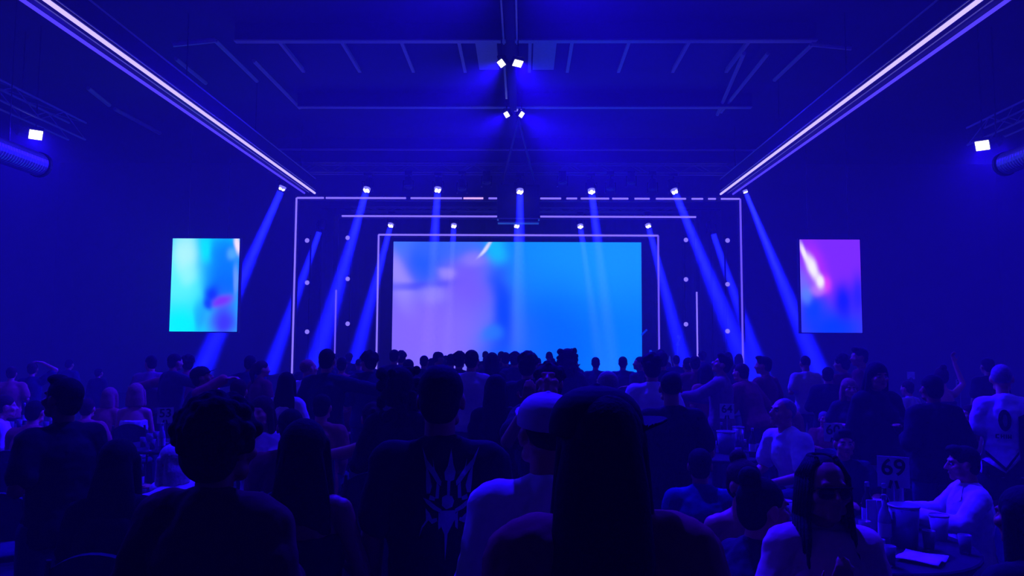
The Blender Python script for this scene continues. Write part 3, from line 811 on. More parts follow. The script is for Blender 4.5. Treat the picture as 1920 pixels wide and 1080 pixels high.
def make_hat(kind):
    mb = MB()
    if kind in ('cap', 'flatcap'):
        prof = [(.094, 0), (.0945, .015), (.093, .03), (.0905, .045), (.085, .060), (.076, .074), (.064, .086), (.048, .096), (.030, .102), (.014, .1045), (.002, .105)]
        mb.lathe(prof, (0, 0, 0), 48); mb.v = [(x, y * 1.16 - .014, z + .028) for x, y, z in mb.v]
        n = 20; vs = []                                  # curved brim
        for up in (0, 1):
            for i in range(n + 1):
                t = math.pi * i / n
                for r in (.082, .155 if kind == 'cap' else .12):
                    x = math.cos(t) * (.082 if r < .09 else .080); y = math.sin(t) * r + .02
                    vs.append((x, y, .040 + up * .007 - .9 * x * x + (.012 if r > .09 else 0)))
        fs = []; m = 2 * (n + 1)
        for i in range(n):
            a = 2 * i; fs += [(a, a + 1, a + 3, a + 2), (m + a, m + a + 2, m + a + 3, m + a + 1), (a + 1, m + a + 1, m + a + 3, a + 3), (a, a + 2, m + a + 2, m + a)]
        mb.add(vs, fs)
        mb.ell((0, -.014, .134), (.010, .010, .006), 8, 5)
    elif kind == 'beanie':
        prof = [(.092, -.01), (.096, .0), (.096, .035), (.090, .06), (.068, .092), (.03, .112), (.002, .116)]
        mb.lathe(prof, (0, 0, 0), 24); mb.v = [(x, y * 1.16 - .016, z + .018) for x, y, z in mb.v]
    return mb

# ---- one batch: every shape is remeshed to a single closed skin
TEMPL = {}; PENDING = []
FOLDS = bpy.data.textures.new('cloth_folds', 'CLOUDS'); FOLDS.noise_scale = .11; FOLDS.noise_depth = 2
def want(key, fn, voxel, smooth=3, folds=0.0):
    if key not in TEMPL:
        TEMPL[key] = None; PENDING.append((key, fn(), voxel, smooth, folds))
    return key
def flush():
    tmp = []
    for key, mb, voxel, sm, folds in PENDING:
        me = mb.mesh('shape'); o = bpy.data.objects.new('shape', me); COL.objects.link(o)
        m = o.modifiers.new('r', 'REMESH'); m.mode = 'VOXEL'; m.voxel_size = voxel; m.use_smooth_shade = True
        if sm:
            s = o.modifiers.new('s', 'SMOOTH'); s.factor = .5; s.iterations = sm
        if folds:
            dm = o.modifiers.new('d', 'DISPLACE'); dm.texture = FOLDS; dm.strength = folds; dm.mid_level = .35
        tmp.append((key, o))
    dg = bpy.context.evaluated_depsgraph_get(); dg.update()
    for key, o in tmp:
        me = bpy.data.meshes.new_from_object(o.evaluated_get(dg)); me.name = key[0]
        me.polygons.foreach_set('use_smooth', [True] * len(me.polygons)); me.update()
        TEMPL[key] = me
    for key, o in tmp:
        old = o.data; bpy.data.objects.remove(o); bpy.data.meshes.remove(old)
    PENDING.clear()

C = {}
for nm, col in dict(skin_light=(.80, .42, .20), skin_tan=(.60, .30, .13), skin_brown=(.36, .16, .06), skin_dark=(.12, .06, .03)).items():
    C[nm] = mat(nm, col, .5, .4, var=.08, scale=20)
for nm, col in dict(black=(.012, .012, .014), charcoal=(.035, .035, .04), navy=(.02, .025, .06), grey=(.16, .16, .17), palegrey=(.26, .20, .16), white=(.82, .82, .82), offwhite=(.62, .60, .55), mauve=(.58, .20, .12), tan=(.45, .30, .17), brown=(.16, .08, .05), blue=(.02, .05, .22), denim=(.04, .05, .10), plum=(.22, .055, .035), umber=(.10, .035, .02), rust=(.34, .11, .06), blush=(.80, .50, .42)).items():
    C[nm] = mat('cloth_' + nm, col, .85, .15, var=.15, scale=30, bump=.2)
for nm, col in dict(black=(.010, .008, .008), brown=(.05, .025, .015), blond=(.45, .28, .12), grey=(.30, .28, .26), white=(.70, .68, .66)).items():
    C['hair_' + nm] = mat('hair_' + nm, col, .8, .12, var=.4, scale=60, bump=.4)

PEOPLE = []
def person(px, ytop, d, label, pose=None, sex='m', rz=0, skin='skin_tan', hair='short', hairc='hair_black', hat=None, hatc='black', top='tee', topc='black', bottom='trousers', botc='denim', group=None, lod=None, chair=None, eyes=False, x=None, height=None, topname=None):
    PEOPLE.append(dict(px=px, ytop=ytop, d=d, label=label, pose=dict(pose or {}), sex=sex, rz=rz, skin=skin, hair=hair, hairc=hairc, hat=hat, hatc=hatc, top=top, topc=topc, bottom=bottom, botc=botc, group=group, lod=lod, chair=chair, eyes=eyes, x=x, height=height))
    return PEOPLE[-1]
SEATED = []
def build_people():
    def pos2(p): return Vector((at(p['px'], p['ytop'], p['d']).x, p['d']))
    for it in range(60):
        moved = False
        for i, a in enumerate(PEOPLE):
            for b in PEOPLE[i + 1:]:
                need = .62 if (a['pose'].get('sit') and b['pose'].get('sit')) else .50
                if (pos2(a) - pos2(b)).length < need:
                    q = a if a['d'] > b['d'] else b
                    if q['d'] > 3.0: q['d'] += .08; moved = True
        if not moved: break
    for p in PEOPLE:
        v = p['lod'] or (.0075 if p['d'] < 3.3 else .0085 if p['d'] < 6 else .012 if p['d'] < 10 else .017)
        p['v'] = v
        pk = tuple(sorted(p['pose'].items())) + (p['sex'],)
        jj = J(sex=p['sex'], **p['pose']); p['j'] = jj
        p['kb'] = want(('body', pk, v), lambda: make_body(jj), v, 3)
        p['kt'] = want((p['top'] if p['top'] not in ('long', 'tank', 'offshoulder') else 'top', pk, p['top'], v), lambda: make_top(jj, p['top']), max(v, .010), 3, .030 if p['d'] < 7 else .02)
        p['kl'] = want((p['bottom'], pk, v), lambda: make_bottom(jj, p['bottom']), max(v, .012), 3, .015)
        p['ks'] = [want(('shoe', pk, k, v), lambda k=k: make_shoe(jj, k), max(v, .012), 2) for k in 'LR']
        p['kh'] = want(('hair', p['hair'], v < .01), lambda: make_hair(p['hair']), .007 if v < .01 else .011, 2) if p['hair'] else None
        p['kc'] = want(('hat', p['hat'], v < .01), lambda: make_hat(p['hat']), .004 if v < .01 else .008, 1) if p['hat'] else None
    flush()
    for p in PEOPLE:
        j = p['j']; H = j['H']
        top = H.translation.z + .118 + (.02 if p['hair'] in ('afro',) else .0) + (.02 if p['hat'] else 0)
        pos = at(p['px'], p['ytop'], p['d'])
        hd = H.translation.copy(); zt = pos.z if p['height'] is None else p['height']
        s = max(.80, min(1.12, zt / top)); p['s'] = s
        rz = R(p['rz'])
        off = Matrix.Rotation(rz, 3, 'Z') @ Vector((hd.x * s, hd.y * s, 0))
        x = (pos.x if p['x'] is None else p['x']) - off.x; y = p['d'] - off.y
        o = link('person', TEMPL[p['kb']], C[p['skin']])
        o.location = (x, y, 0); o.rotation_euler = (0, 0, rz); o.scale = (s, s, s)
        tag(o, p['label'], 'person', p['group']); p['obj'] = o
        tn = {'tee': 't_shirt', 'long': 'long_sleeved_top', 'jacket': 'jacket', 'tank': 'sleeveless_top', 'shirt': 'shirt', 'offshoulder': 'off_shoulder_top'}[p['top']]
        p['topo'] = link(tn, TEMPL[p['kt']], C[p['topc']], o)
        link({'trousers': 'trousers', 'skirt': 'skirt', 'shorts': 'shorts'}[p['bottom']], TEMPL[p['kl']], C[p['botc']], o)
        for k in p['ks']: link('shoe', TEMPL[k], C['black'], o)
        if p['kh']:
            h = link('hair', TEMPL[p['kh']], C[p['hairc']], o); h.matrix_local = H; p['hairo'] = h
        if p['kc']:
            h = link({'cap': 'cap', 'flatcap': 'flat_cap', 'beanie': 'beanie'}[p['hat']], TEMPL[p['kc']], C[p['hatc']], o); h.matrix_local = H @ Matrix.Translation((0, 0, p.get('hatup', 0))) @ Matrix.Rotation(R(p.get('hatyaw', 0)), 4, 'Z'); p['hato'] = h
        if p['eyes']:
            for s_ in (-1, 1):
                e = MB().ell(H @ Vector((s_ * .031, .0765, .003)), (.0125, .0115, .0085), 12, 8, H.to_3x3()).build('eye', mat('eye_white', (.32, .32, .32), .3, .4, var=.05), o, True)
                MB().ell(H @ Vector((s_ * .031, .0865, .003)), .005, 10, 6).build('iris', C['black'], e, True)
                MB().cap(H @ Vector((s_ * .018, .089, .024)), H @ Vector((s_ * .046, .079, .024)), .0045, .004, 8).build('eyebrow', C['hair_black'], o, True)
            MB().ell(H @ Vector((0, .0865, -.060)), (.024, .010, .010), 12, 8, H.to_3x3()).build('lips', mat('lips', (.40, .12, .10), .4, .4, var=.05), o, True)
        if p['pose'].get('sit') and p['chair'] is not False:
            SEATED.append((x, y, rz, s, p))
# ================================================================== the guests
SIT = dict(sit=True, la='lap', ra='lap')
# --- standing nearest
P_CAP = person(1128, 727, 1.75, 'person in sideways dark cap with very long dark hair over a rust jacket, back turned', dict(la='bent', ra='bent', yaw=R(-10)), 'm', 4, 'skin_brown', 'verylong', 'hair_black', 'cap', 'black', 'jacket', 'rust')
P_CAP['hatyaw'] = -54; P_CAP['hatup'] = .010
P_WHITE = person(1022, 731, 2.45, 'man in pale cap and bright white collared shirt seen from behind', dict(la='down', ra='bent', yaw=R(14), pitch=R(-6)), 'm', 6, 'skin_tan', 'buzz', 'hair_black', 'cap', 'offwhite', 'shirt', 'white')
P_PRINT = person(828, 688, 2.9, 'man with short dark hair in black t-shirt with pale thorny emblem on its back', dict(la='down', ra='down'), 'm', 0, 'skin_brown', 'short', 'hair_black', None, None, 'tee', 'black')
P_AFRO = person(422, 752, 2.3, 'person with large bushy dark hair and dull brown jacket, back turned', dict(la='bent', ra='bent', yaw=R(-12)), 'm', -14, 'skin_brown', 'afro', 'hair_black', None, None, 'jacket', 'umber')
person(572, 788, 2.8, 'woman with long dark hair and bare shoulders, back turned, between bushy hair and printed t-shirt', dict(la='bent', ra='bent', pitch=R(-8)), 'f', 8, 'skin_brown', 'long', 'hair_black', None, None, 'tank', 'black', 'skirt', 'black')
P_BRAID = person(1545, 856, 2.6, 'woman facing away from stage with dark braids and sunglasses in pale blush top', dict(la='down', ra='chest', yaw=R(10)), 'f', 172, 'skin_tan', 'buzz', 'hair_black', None, None, 'tee', 'blush', 'skirt', 'black')
person(118, 709, 4.1, 'dark haired man in black t-shirt standing in profile behind the dark chair', dict(la='bent', ra='down', yaw=R(15), pitch=R(-8)), 'm', 62, 'skin_brown', 'quiff', 'hair_black', None, None, 'tee', 'black')
person(1257, 697, 5.5, 'broad man in black t-shirt, back turned, beside the ice bucket', dict(la='bent', ra='bent', pitch=R(-6)), 'm', 0, 'skin_tan', 'buzz', 'hair_black', None, None, 'tee', 'black')
P_JERSEY = person(1877, 683, 6.4, 'person with shaved head in white and black sports jersey and dark skirt', dict(la='down', ra='hip', yaw=R(-10)), 'f', -22, 'skin_light', 'buzz', 'hair_grey', None, None, 'tee', 'white', 'skirt', 'black')
person(1745, 704, 6.4, 'large person in black hooded jacket, back turned, behind the table with number 69', dict(la='bent', ra='bent'), 'm', 5, 'skin_brown', 'short', 'hair_black', None, None, 'jacket', 'black')
person(1645, 682, 7.0, 'woman with very long dark hair and black coat over white blouse, facing away from stage', dict(la='bent', ra='down', yaw=R(8)), 'f', 176, 'skin_tan', 'verylong', 'hair_black', None, None, 'jacket', 'black', 'trousers', 'white', eyes=True)
person(1030, 683, 5.0, 'person with curly dark hair facing away from stage with head bowed', dict(la='bent', ra='phone', pitch=R(-28)), 'm', 170, 'skin_tan', 'mop', 'hair_black', None, None, 'tee', 'charcoal')
person(750, 694, 4.8, 'woman with big wavy dark hair in a black top, back turned', dict(la='bent', ra='down'), 'f', 0, 'skin_tan', 'bigwave', 'hair_black', None, None, 'long', 'black')
# --- seated around the near tables
person(1312, 842, 5.0, 'man in blue shirt seated with his back turned below the broad man', dict(SIT, lean=R(8)), 'm', -12, 'skin_tan', 'short', 'hair_black', None, None, 'tee', 'blue')
person(1398, 866, 3.95, 'woman with bare arms and hair pulled back leaning in beside table 69', dict(SIT, lean=R(16), yaw=R(14)), 'f', 186, 'skin_light', 'bun', 'hair_brown', None, None, 'tank', 'black', 'trousers', 'black', eyes=True)
person(1432, 898, 3.2, 'woman with dark hair seated in profile next to the braided woman', dict(SIT, lean=R(6), ra='table'), 'f', -75, 'skin_tan', 'bun', 'hair_black', None, None, 'tee', 'charcoal', 'trousers', 'black', eyes=True)
person(1466, 746, 6.7, 'man with shaved head in bright white t-shirt leaning over his table', dict(SIT, lean=R(20), la='table', ra='table', pitch=R(-18)), 'm', 110, 'skin_light', 'buzz', 'hair_grey', None, None, 'tee', 'white', eyes=True)
person(1582, 806, 6.15, 'man with short hair in dull blue shirt seated facing away from stage behind table 69', dict(SIT, la='table', ra='table'), 'm', 172, 'skin_light', 'quiff', 'hair_black', None, None, 'tee', 'navy', eyes=True)
P_SHIRT = person(1803, 838, 5.1, 'man in bright white open-collar shirt seated in profile at table 69', dict(SIT, la='tablehi', ra='tablehi', pitch=R(3)), 'm', 78, 'skin_tan', 'quiff', 'hair_black', None, None, 'shirt', 'white', eyes=True)
person(1915, 915, 3.1, 'dark haired person in black top seated beside the man in white open shirt', dict(SIT, lean=R(6)), 'm', 20, 'skin_brown', 'long', 'hair_black', None, None, 'tee', 'black')
person(225, 826, 3.9, 'person with long dark hair seated with back turned near the outstretched white sleeve', dict(SIT, lean=R(4)), 'f', 12, 'skin_brown', 'long', 'hair_black', None, None, 'tee', 'black')
person(322, 836, 5.0, 'pale haired person in bright white seated with arms stretched across the table', dict(SIT, la='point', ra='point', lean=R(6)), 'f', 66, 'skin_light', 'bob', 'hair_white', None, None, 'long', 'white', 'trousers', 'white')
# --- middle distance, cyan screen side
person(283, 667, 11.3, 'person in pale shirt standing behind the table with number 53', dict(la='bent', ra='down', yaw=R(30)), 'm', 20, 'skin_light', 'short', 'hair_black', None, None, 'shirt', 'palegrey')
person(330, 664, 10.7, 'dark haired man in dark jacket embracing his neighbour beside number 53', dict(la='down', ra='side'), 'm', -35, 'skin_tan', 'short', 'hair_black', None, None, 'jacket', 'charcoal')
person(352, 668, 11.1, 'person in rust jacket embraced by the man in a dark jacket', dict(la='side', ra='down'), 'm', 30, 'skin_tan', 'mop', 'hair_black', None, None, 'jacket', 'rust')
person(380, 685, 8.0, 'person in dark cap tilted down, standing under the cyan screen', dict(la='bent', ra='bent', pitch=R(-16), yaw=R(-30)), 'm', -40, 'skin_tan', 'short', 'hair_black', 'cap', 'black', 'tee', 'charcoal')
person(448, 712, 7.0, 'person in mauve shirt with one elbow raised over the head', dict(la='head', ra='down', lean=R(6)), 'm', 15, 'skin_light', 'short', 'hair_brown', None, None, 'long', 'mauve')
person(470, 667, 11.0, 'man in dark jacket standing in front of the slanted blue shaft of light', dict(la='side', ra='down'), 'm', 0, 'skin_tan', 'short', 'hair_black', None, None, 'jacket', 'navy')
person(493, 677, 10.4, 'person in dull mauve top beside the man at the slanted light shaft', dict(la='bent', ra='down', yaw=R(-30)), 'f', -30, 'skin_light', 'pony', 'hair_brown', None, None, 'tee', 'plum')
person(538, 699, 7.6, 'woman with long dark hair and bright white sleeves, back turned', dict(la='side', ra='bent'), 'f', 5, 'skin_light', 'long', 'hair_black', None, None, 'long', 'white')
person(580, 673, 9.0, 'person with fair short hair and a white sleeve beside the tall man', dict(la='down', ra='down', yaw=R(-25), pitch=R(-8)), 'm', -20, 'skin_light', 'buzz', 'hair_blond', None, None, 'long', 'white')
person(614, 655, 8.2, 'tall man with cropped dark hair and navy shirt before the violet upright strip', dict(la='bent', ra='side'), 'm', 0, 'skin_tan', 'short', 'hair_black', None, None, 'shirt', 'navy')
person(641, 671, 11.5, 'person in mauve top half hidden behind the tall man in navy', dict(la='bent', ra='down'), 'f', 10, 'skin_light', 'short', 'hair_black', None, None, 'tee', 'mauve')
person(690, 661, 9.5, 'person with a full mop of dark hair and navy jacket left of the main screen', dict(la='bent', ra='bent', yaw=R(35)), 'm', 20, 'skin_tan', 'mop', 'hair_black', None, None, 'jacket', 'navy')
# --- silhouettes before the main screen
SILH = 'silhouetted guests before the main screen'
SL = 'person seen from behind as a dark silhouette against the glowing main screen'
for px, yt, d, hr, sx, ps, tc in ((740, 656, 13.0, 'short', 'm', dict(la='down', ra='down'), 'navy'), (753, 660, 14.5, 'mop', 'm', dict(la='bent', ra='down'), 'charcoal'), (766, 674, 10.9, 'short', 'm', dict(la='down', ra='down'), 'plum'), (796, 667, 13.7, 'short', 'm', dict(la='bent', ra='bent'), 'navy'), (809, 672, 15.5, 'short', 'f', dict(la='down', ra='down'), 'charcoal'),
        (846, 664, 13.2, 'short', 'm', dict(la='down', ra='bent'), 'navy'), (862, 662, 11.5, 'mop', 'm', dict(la='down', ra='down'), 'charcoal'), (948, 661, 13.2, 'short', 'm', dict(la='down', ra='down'), 'navy'), (966, 662, 13.0, 'mop', 'm', dict(la='bent', ra='bent'), 'navy'),
        (1037, 676, 14.0, 'bun', 'f', dict(la='down', ra='down'), 'charcoal'), (1117, 670, 14.0, 'short', 'm', dict(la='bent', ra='bent'), 'navy'), (1168, 669, 13.5, 'short', 'm', dict(la='down', ra='down'), 'navy')):
    part_ = 'lilac' if px < 870 else 'deep blue' if px < 1000 else 'azure'
    hd_ = {'short': 'short haired', 'mop': 'curly haired', 'bun': 'top-knotted'}[hr]
    person(px, yt, d, '%s guest in %s shirt silhouetted against the %s part of the main screen' % (hd_, tc, part_), ps, sx, random.uniform(-15, 15), 'skin_tan', hr, 'hair_black', None, None, 'tee', tc, group=SILH)
person(823, 659, 14.8, 'person in a peaked cap silhouetted against the lilac part of the main screen', dict(la='down', ra='bent', yaw=R(-70)), 'm', 0, 'skin_tan', 'short', 'hair_black', 'cap', 'black', 'tee', 'navy')
person(885, 657, 9.0, 'man in long pale shirt standing in the aisle before the main screen', dict(la='down', ra='down'), 'm', -6, 'skin_tan', 'short', 'hair_black', None, None, 'shirt', 'offwhite')
person(923, 662, 11.0, 'woman with long hair silhouetted against the main screen', dict(la='down', ra='down'), 'f', 0, 'skin_tan', 'long', 'hair_black', None, None, 'long', 'black')
person(930, 705, 6.2, 'woman with long dark hair and black dress behind the man in long pale shirt', dict(la='down', ra='bent'), 'f', 0, 'skin_tan', 'verylong', 'hair_black', None, None, 'long', 'black')
person(990, 664, 7.6, 'broad man with bushy hair and white collar before the azure part of the screen', dict(la='bent', ra='phone'), 'm', -12, 'skin_tan', 'mop', 'hair_black', None, None, 'shirt', 'charcoal')
person(1066, 656, 10.0, 'woman with hair piled high silhouetted against the azure part of the screen', dict(la='bent', ra='phone', yaw=R(-25)), 'f', -10, 'skin_tan', 'bigwave', 'hair_black', None, None, 'long', 'navy')
person(1136, 696, 6.2, 'person with pale hair before the azure part of the main screen', dict(la='bent', ra='down', pitch=R(-12), yaw=R(20)), 'm', 10, 'skin_light', 'short', 'hair_grey', None, None, 'tee', 'plum')
person(1198, 669, 12.8, 'man in profile silhouetted at the right edge of the main screen'.replace('right edge', 'edge'), dict(la='down', ra='table', yaw=R(60), pitch=R(-8)), 'm', 45, 'skin_tan', 'short', 'hair_black', None, None, 'tee', 'navy')
person(1222, 667, 7.5, 'man with thick hair in bright white t-shirt, back turned, by the microphone stand', dict(la='bent', ra='bent'), 'm', -5, 'skin_tan', 'mop', 'hair_black', None, None, 'tee', 'white')
person(1240, 660, 10.6, 'dark haired man right behind the one in the white t-shirt'.replace('right behind', 'standing behind'), dict(la='down', ra='down'), 'm', 0, 'skin_tan', 'short', 'hair_black', None, None, 'tee', 'black')
# --- middle distance, magenta screen side
person(1289, 671, 12.0, 'person in dark suit, back turned, between microphone stand and violet upright', dict(la='down', ra='down'), 'm', 8, 'skin_tan', 'short', 'hair_black', None, None, 'jacket', 'charcoal')
person(1303, 668, 11.6, 'person in plum jacket, back turned, next to the violet upright', dict(la='down', ra='down'), 'm', -10, 'skin_tan', 'short', 'hair_black', None, None, 'jacket', 'plum')
person(1322, 684, 9.6, 'person in mauve top with round dark hair in front of the violet upright', dict(la='bent', ra='down'), 'f', 10, 'skin_light', 'bob', 'hair_black', None, None, 'tee', 'mauve')
person(1353, 666, 9.4, 'man with quiff in dull pale shirt looking down at his outstretched hands', dict(la='reach', ra='table', yaw=R(20), pitch=R(-22)), 'm', 62, 'skin_tan', 'quiff', 'hair_black', None, None, 'shirt', 'palegrey')
person(1388, 682, 9.5, 'person in rust jacket bending towards the man with the quiff', dict(lean=R(22), la='table', ra='bent', pitch=R(-10)), 'm', 40, 'skin_light', 'short', 'hair_brown', None, None, 'jacket', 'rust')
person(1430, 669, 10.2, 'person with dark hair and bent arm by the outer portal post', dict(la='table', ra='bent', yaw=R(25)), 'm', 40, 'skin_tan', 'quiff', 'hair_black', None, None, 'tee', 'plum')
person(1509, 667, 12.0, 'man in pale t-shirt with dark backpack strap under the magenta screen', dict(la='bent', ra='bent'), 'm', 0, 'skin_tan', 'buzz', 'hair_black', None, None, 'tee', 'offwhite')
person(1552, 689, 10.0, 'person in black with dark hair standing beside the fair haired woman', dict(la='bent', ra='down'), 'm', -20, 'skin_tan', 'short', 'hair_black', None, None, 'jacket', 'black')
person(1577, 667, 11.2, 'dark haired person behind the fair haired woman', dict(la='down', ra='down', yaw=R(30)), 'm', 20, 'skin_tan', 'mop', 'hair_black', None, None, 'tee', 'plum')
person(1610, 653, 10.6, 'tallest bearded looking man in profile beyond the fair haired woman'.replace('bearded looking ', ''), dict(la='bent', ra='down', yaw=R(40)), 'm', 50, 'skin_tan', 'quiff', 'hair_black', None, None, 'tee', 'plum')
person(1592, 711, 8.4, 'woman with fair hair facing away from stage beyond table 60', dict(la='bent', ra='bent'), 'f', 175, 'skin_light', 'bob', 'hair_blond', None, None, 'tee', 'charcoal', eyes=True)
person(1490, 771, 8.75, 'fair haired guest seated with back turned at the table with number 60', dict(SIT), 'f', -30, 'skin_light', 'bob', 'hair_blond', None, None, 'tee', 'offwhite')
person(1545, 773, 9.65, 'grey haired guest seated behind the number 60 card', dict(SIT, la='table', ra='table'), 'm', 165, 'skin_light', 'short', 'hair_grey', None, None, 'tee', 'mauve')
person(1620, 762, 9.1, 'guest in mauve top seated below the woman in black coat', dict(SIT, la='table', ra='lap'), 'f', 140, 'skin_light', 'short', 'hair_brown', None, None, 'tank', 'mauve')
person(1763, 690, 9.5, 'person holding one bare arm straight up near the small number cards', dict(la='down', ra='up'), 'f', 0, 'skin_light', 'bun', 'hair_brown', None, None, 'tank', 'charcoal')
person(1700, 715, 10.4, 'guest in offwhite shirt beyond the woman in black coat', dict(la='bent', ra='bent'), 'm', 30, 'skin_light', 'short', 'hair_brown', None, None, 'shirt', 'offwhite')
person(1815, 760, 9.0, 'guest in tan shirt seated near the shaved head in jersey', dict(SIT, la='table', ra='table'), 'm', 100, 'skin_light', 'short', 'hair_brown', None, None, 'shirt', 'tan')
person(1785, 790, 7.4, 'guest in plum top seated low behind the man in white open shirt', dict(SIT, la='table', ra='lap'), 'f', 60, 'skin_light', 'pony', 'hair_brown', None, None, 'tee', 'plum')
person(1850, 672, 11.0, 'dark haired person just beyond the shaved head in jersey', dict(la='down', ra='down'), 'm', 0, 'skin_tan', 'short', 'hair_black', None, None, 'tee', 'black')
# --- cyan side tables
person(12, 742, 8.0, 'guest in bright white t-shirt seated at the edge of the hall near table 53'.replace(' near table 53', ''), dict(SIT, lean=R(6)), 'm', -50, 'skin_light', 'short', 'hair_brown', None, None, 'tee', 'white')
person(68, 752, 7.6, 'guest with broad mauve shirt seated with back turned behind the man in profile', dict(SIT, la='table', ra='table', lean=R(8)), 'm', 0, 'skin_light', 'short', 'hair_black', None, None, 'tee', 'mauve')
person(165, 748, 8.6, 'guest in pale striped shirt seated behind the man in profile', dict(SIT, la='table', ra='table', lean=R(10)), 'm', 10, 'skin_light', 'short', 'hair_brown', None, None, 'tee', 'mauve')
person(208, 728, 10.0, 'fair haired guest in mauve top seated between number 53 and the man in profile', dict(SIT, lean=R(6)), 'f', -10, 'skin_light', 'bob', 'hair_blond', None, None, 'tee', 'mauve')
person(256, 720, 9.5, 'fair haired guest in white top seated next to number 53', dict(SIT), 'f', 15, 'skin_light', 'bob', 'hair_blond', None, None, 'tank', 'white')
person(62, 680, 12.0, 'person with raised bent arms standing far off by the wall', dict(la='phone', ra='head'), 'f', 20, 'skin_light', 'short', 'hair_brown', None, None, 'tee', 'navy')
person(22, 688, 11.5, 'person with mauve top and fair skin standing far off by the wall', dict(la='down', ra='bent'), 'm', 30, 'skin_light', 'short', 'hair_brown', None, None, 'tee', 'mauve')
person(131, 674, 15.5, 'person in navy standing alone far behind the man in profile', dict(la='bent', ra='bent'), 'm', 0, 'skin_tan', 'short', 'hair_black', None, None, 'tee', 'navy')
person(186, 690, 14.5, 'person in black standing far behind the fair haired guests', dict(la='down', ra='down'), 'f', 0, 'skin_tan', 'short', 'hair_black', None, None, 'jacket', 'black')
# --- seated rows in the middle, mostly hidden
person(605, 740, 7.3, 'guest in mauve top seated in front of the tall man in navy', dict(SIT, lean=R(8)), 'm', 0, 'skin_light', 'short', 'hair_black', None, None, 'tee', 'mauve')
person(655, 735, 9.9, 'guest with shining forehead seated facing away from stage', dict(SIT, la='table', ra='lap', pitch=R(-10)), 'm', 150, 'skin_light', 'buzz', 'hair_brown', None, None, 'tee', 'plum', eyes=True)
person(700, 755, 6.0, 'guest in grey top with a bare arm out beside the wavy haired woman', dict(SIT, la='side', ra='lap'), 'f', 10, 'skin_light', 'pony', 'hair_brown', None, None, 'tank', 'grey')
person(490, 745, 6.35, 'guest in offwhite top seated behind the bushy haired person', dict(SIT, la='chin', ra='table'), 'f', 170, 'skin_light', 'long', 'hair_brown', None, None, 'tee', 'offwhite')
person(545, 768, 5.4, 'guest in plum top seated with back turned beside the bare shouldered woman', dict(SIT), 'm', 20, 'skin_tan', 'short', 'hair_black', None, None, 'tee', 'plum')
# --- the packed floor before the stage
rnd = random.Random(11)
FL_L = ('guest standing in the packed crowd close to the stage', 'guests packed close to the stage')
used = [(p['px'], p['d']) for p in PEOPLE]
k = 0
while k < 30:
    d = rnd.uniform(13.5, 20.5); px = rnd.uniform(560, 1400)
    if 1078 < px < 1212: continue
    if any(abs(px - u) / 1400 * d < .42 and abs(d - dd) < .6 for u, dd in used): continue
    used.append((px, d)); k += 1
    h = rnd.uniform(1.55, 1.76); yt = 642 + (CAM_H - h) * 1400 / d
    fem = rnd.random() < .4
    ps = rnd.choice((dict(la='down', ra='down'), dict(la='bent', ra='bent'), dict(la='down', ra='bent')))
    hr = rnd.choice(('long', 'bob', 'pony') if fem else ('short', 'mop', 'buzz')); tc = rnd.choice(('navy', 'charcoal', 'plum', 'black')); rz = rnd.uniform(-20, 20)
    lb = '%s guest in %s shirt with %s, packed close to the stage' % ({'long': 'long haired', 'bob': 'bob haired', 'pony': 'pony tailed', 'short': 'short haired', 'mop': 'curly haired', 'buzz': 'shaven'}[hr], tc, 'arms down' if ps['ra'] == 'down' else 'both arms bent' if ps['la'] == 'bent' else 'one arm bent')
    person(px, yt, round(d, 2), lb, ps, 'f' if fem else 'm', rz, rnd.choice(('skin_tan', 'skin_light', 'skin_brown')), hr, 'hair_black', None, None, 'tee', tc, group=FL_L[1])
build_people()
P_AFRO['hairo'].matrix_local = P_AFRO['j']['H'] @ Matrix.Scale(.95, 4)
# ================================================================== tables, chairs and what stands on them
M_TABLE = mat('dark_table', (.03, .028, .03), .8, .12, var=.3)
M_CHAIRF = mat('chair_frame', (.06, .06, .065), .4, .5, metal=.5)
M_CHAIRP = mat('chair_pad', (.035, .04, .075), .9, .1, var=.3, scale=25)
M_CARD = mat('white_card', (.8, .8, .8), .6)
M_INK = mat('black_ink', (.01, .01, .01), .7, .1, var=.1)
M_GLASS = mat('drinking_glass', (.85, .88, .9), .05, .5, var=.02, transmission=.75)
M_BOTTLE = mat('bottle_glass', (.03, .06, .03), .12, .5, var=.1)
M_CLEARB = mat('clear_bottle', (.6, .65, .7), .1, .5, var=.1, transmission=.5)
M_PLASTIC = mat('frosted_bucket', (.20, .22, .28), .35, .4, var=.1)
M_CUP = mat('paper_cup', (.72, .72, .72), .6, var=.05)
M_METAL = mat('brushed_metal', (.5, .5, .52), .3, .5, metal=.8, var=.1)
ZT = .75
def round_table(x, y, r, label):
    root = empty('round_table', (x, y, 0)); tag(root, label, 'table')
    MB().lathe([(r - .01, ZT - .03), (r, ZT - .02), (r, ZT - .008), (r - .01, ZT)], n=40).build('table_top', M_TABLE, root)
    MB().tube((0, 0, .05), (0, 0, ZT - .03), .05, n=16).build('column', M_CHAIRF, root)
    for k in range(4):
        t = math.pi / 2 * k + .4
        MB().box(Vector((math.cos(t), math.sin(t), 0)) * .2 + Vector((0, 0, .03)), (.40, .06, .06), rotz(t)).build('foot', M_CHAIRF, root)
    return root
T69, T60, T64, TFAR, T53, TW, TNEAR = (2.05, 4.7), (3.3, 7.75), (2.15, 8.4), (3.1, 13.3), (-3.95, 8.75), (-6.6, 10.4), (-2.9, 5.75)
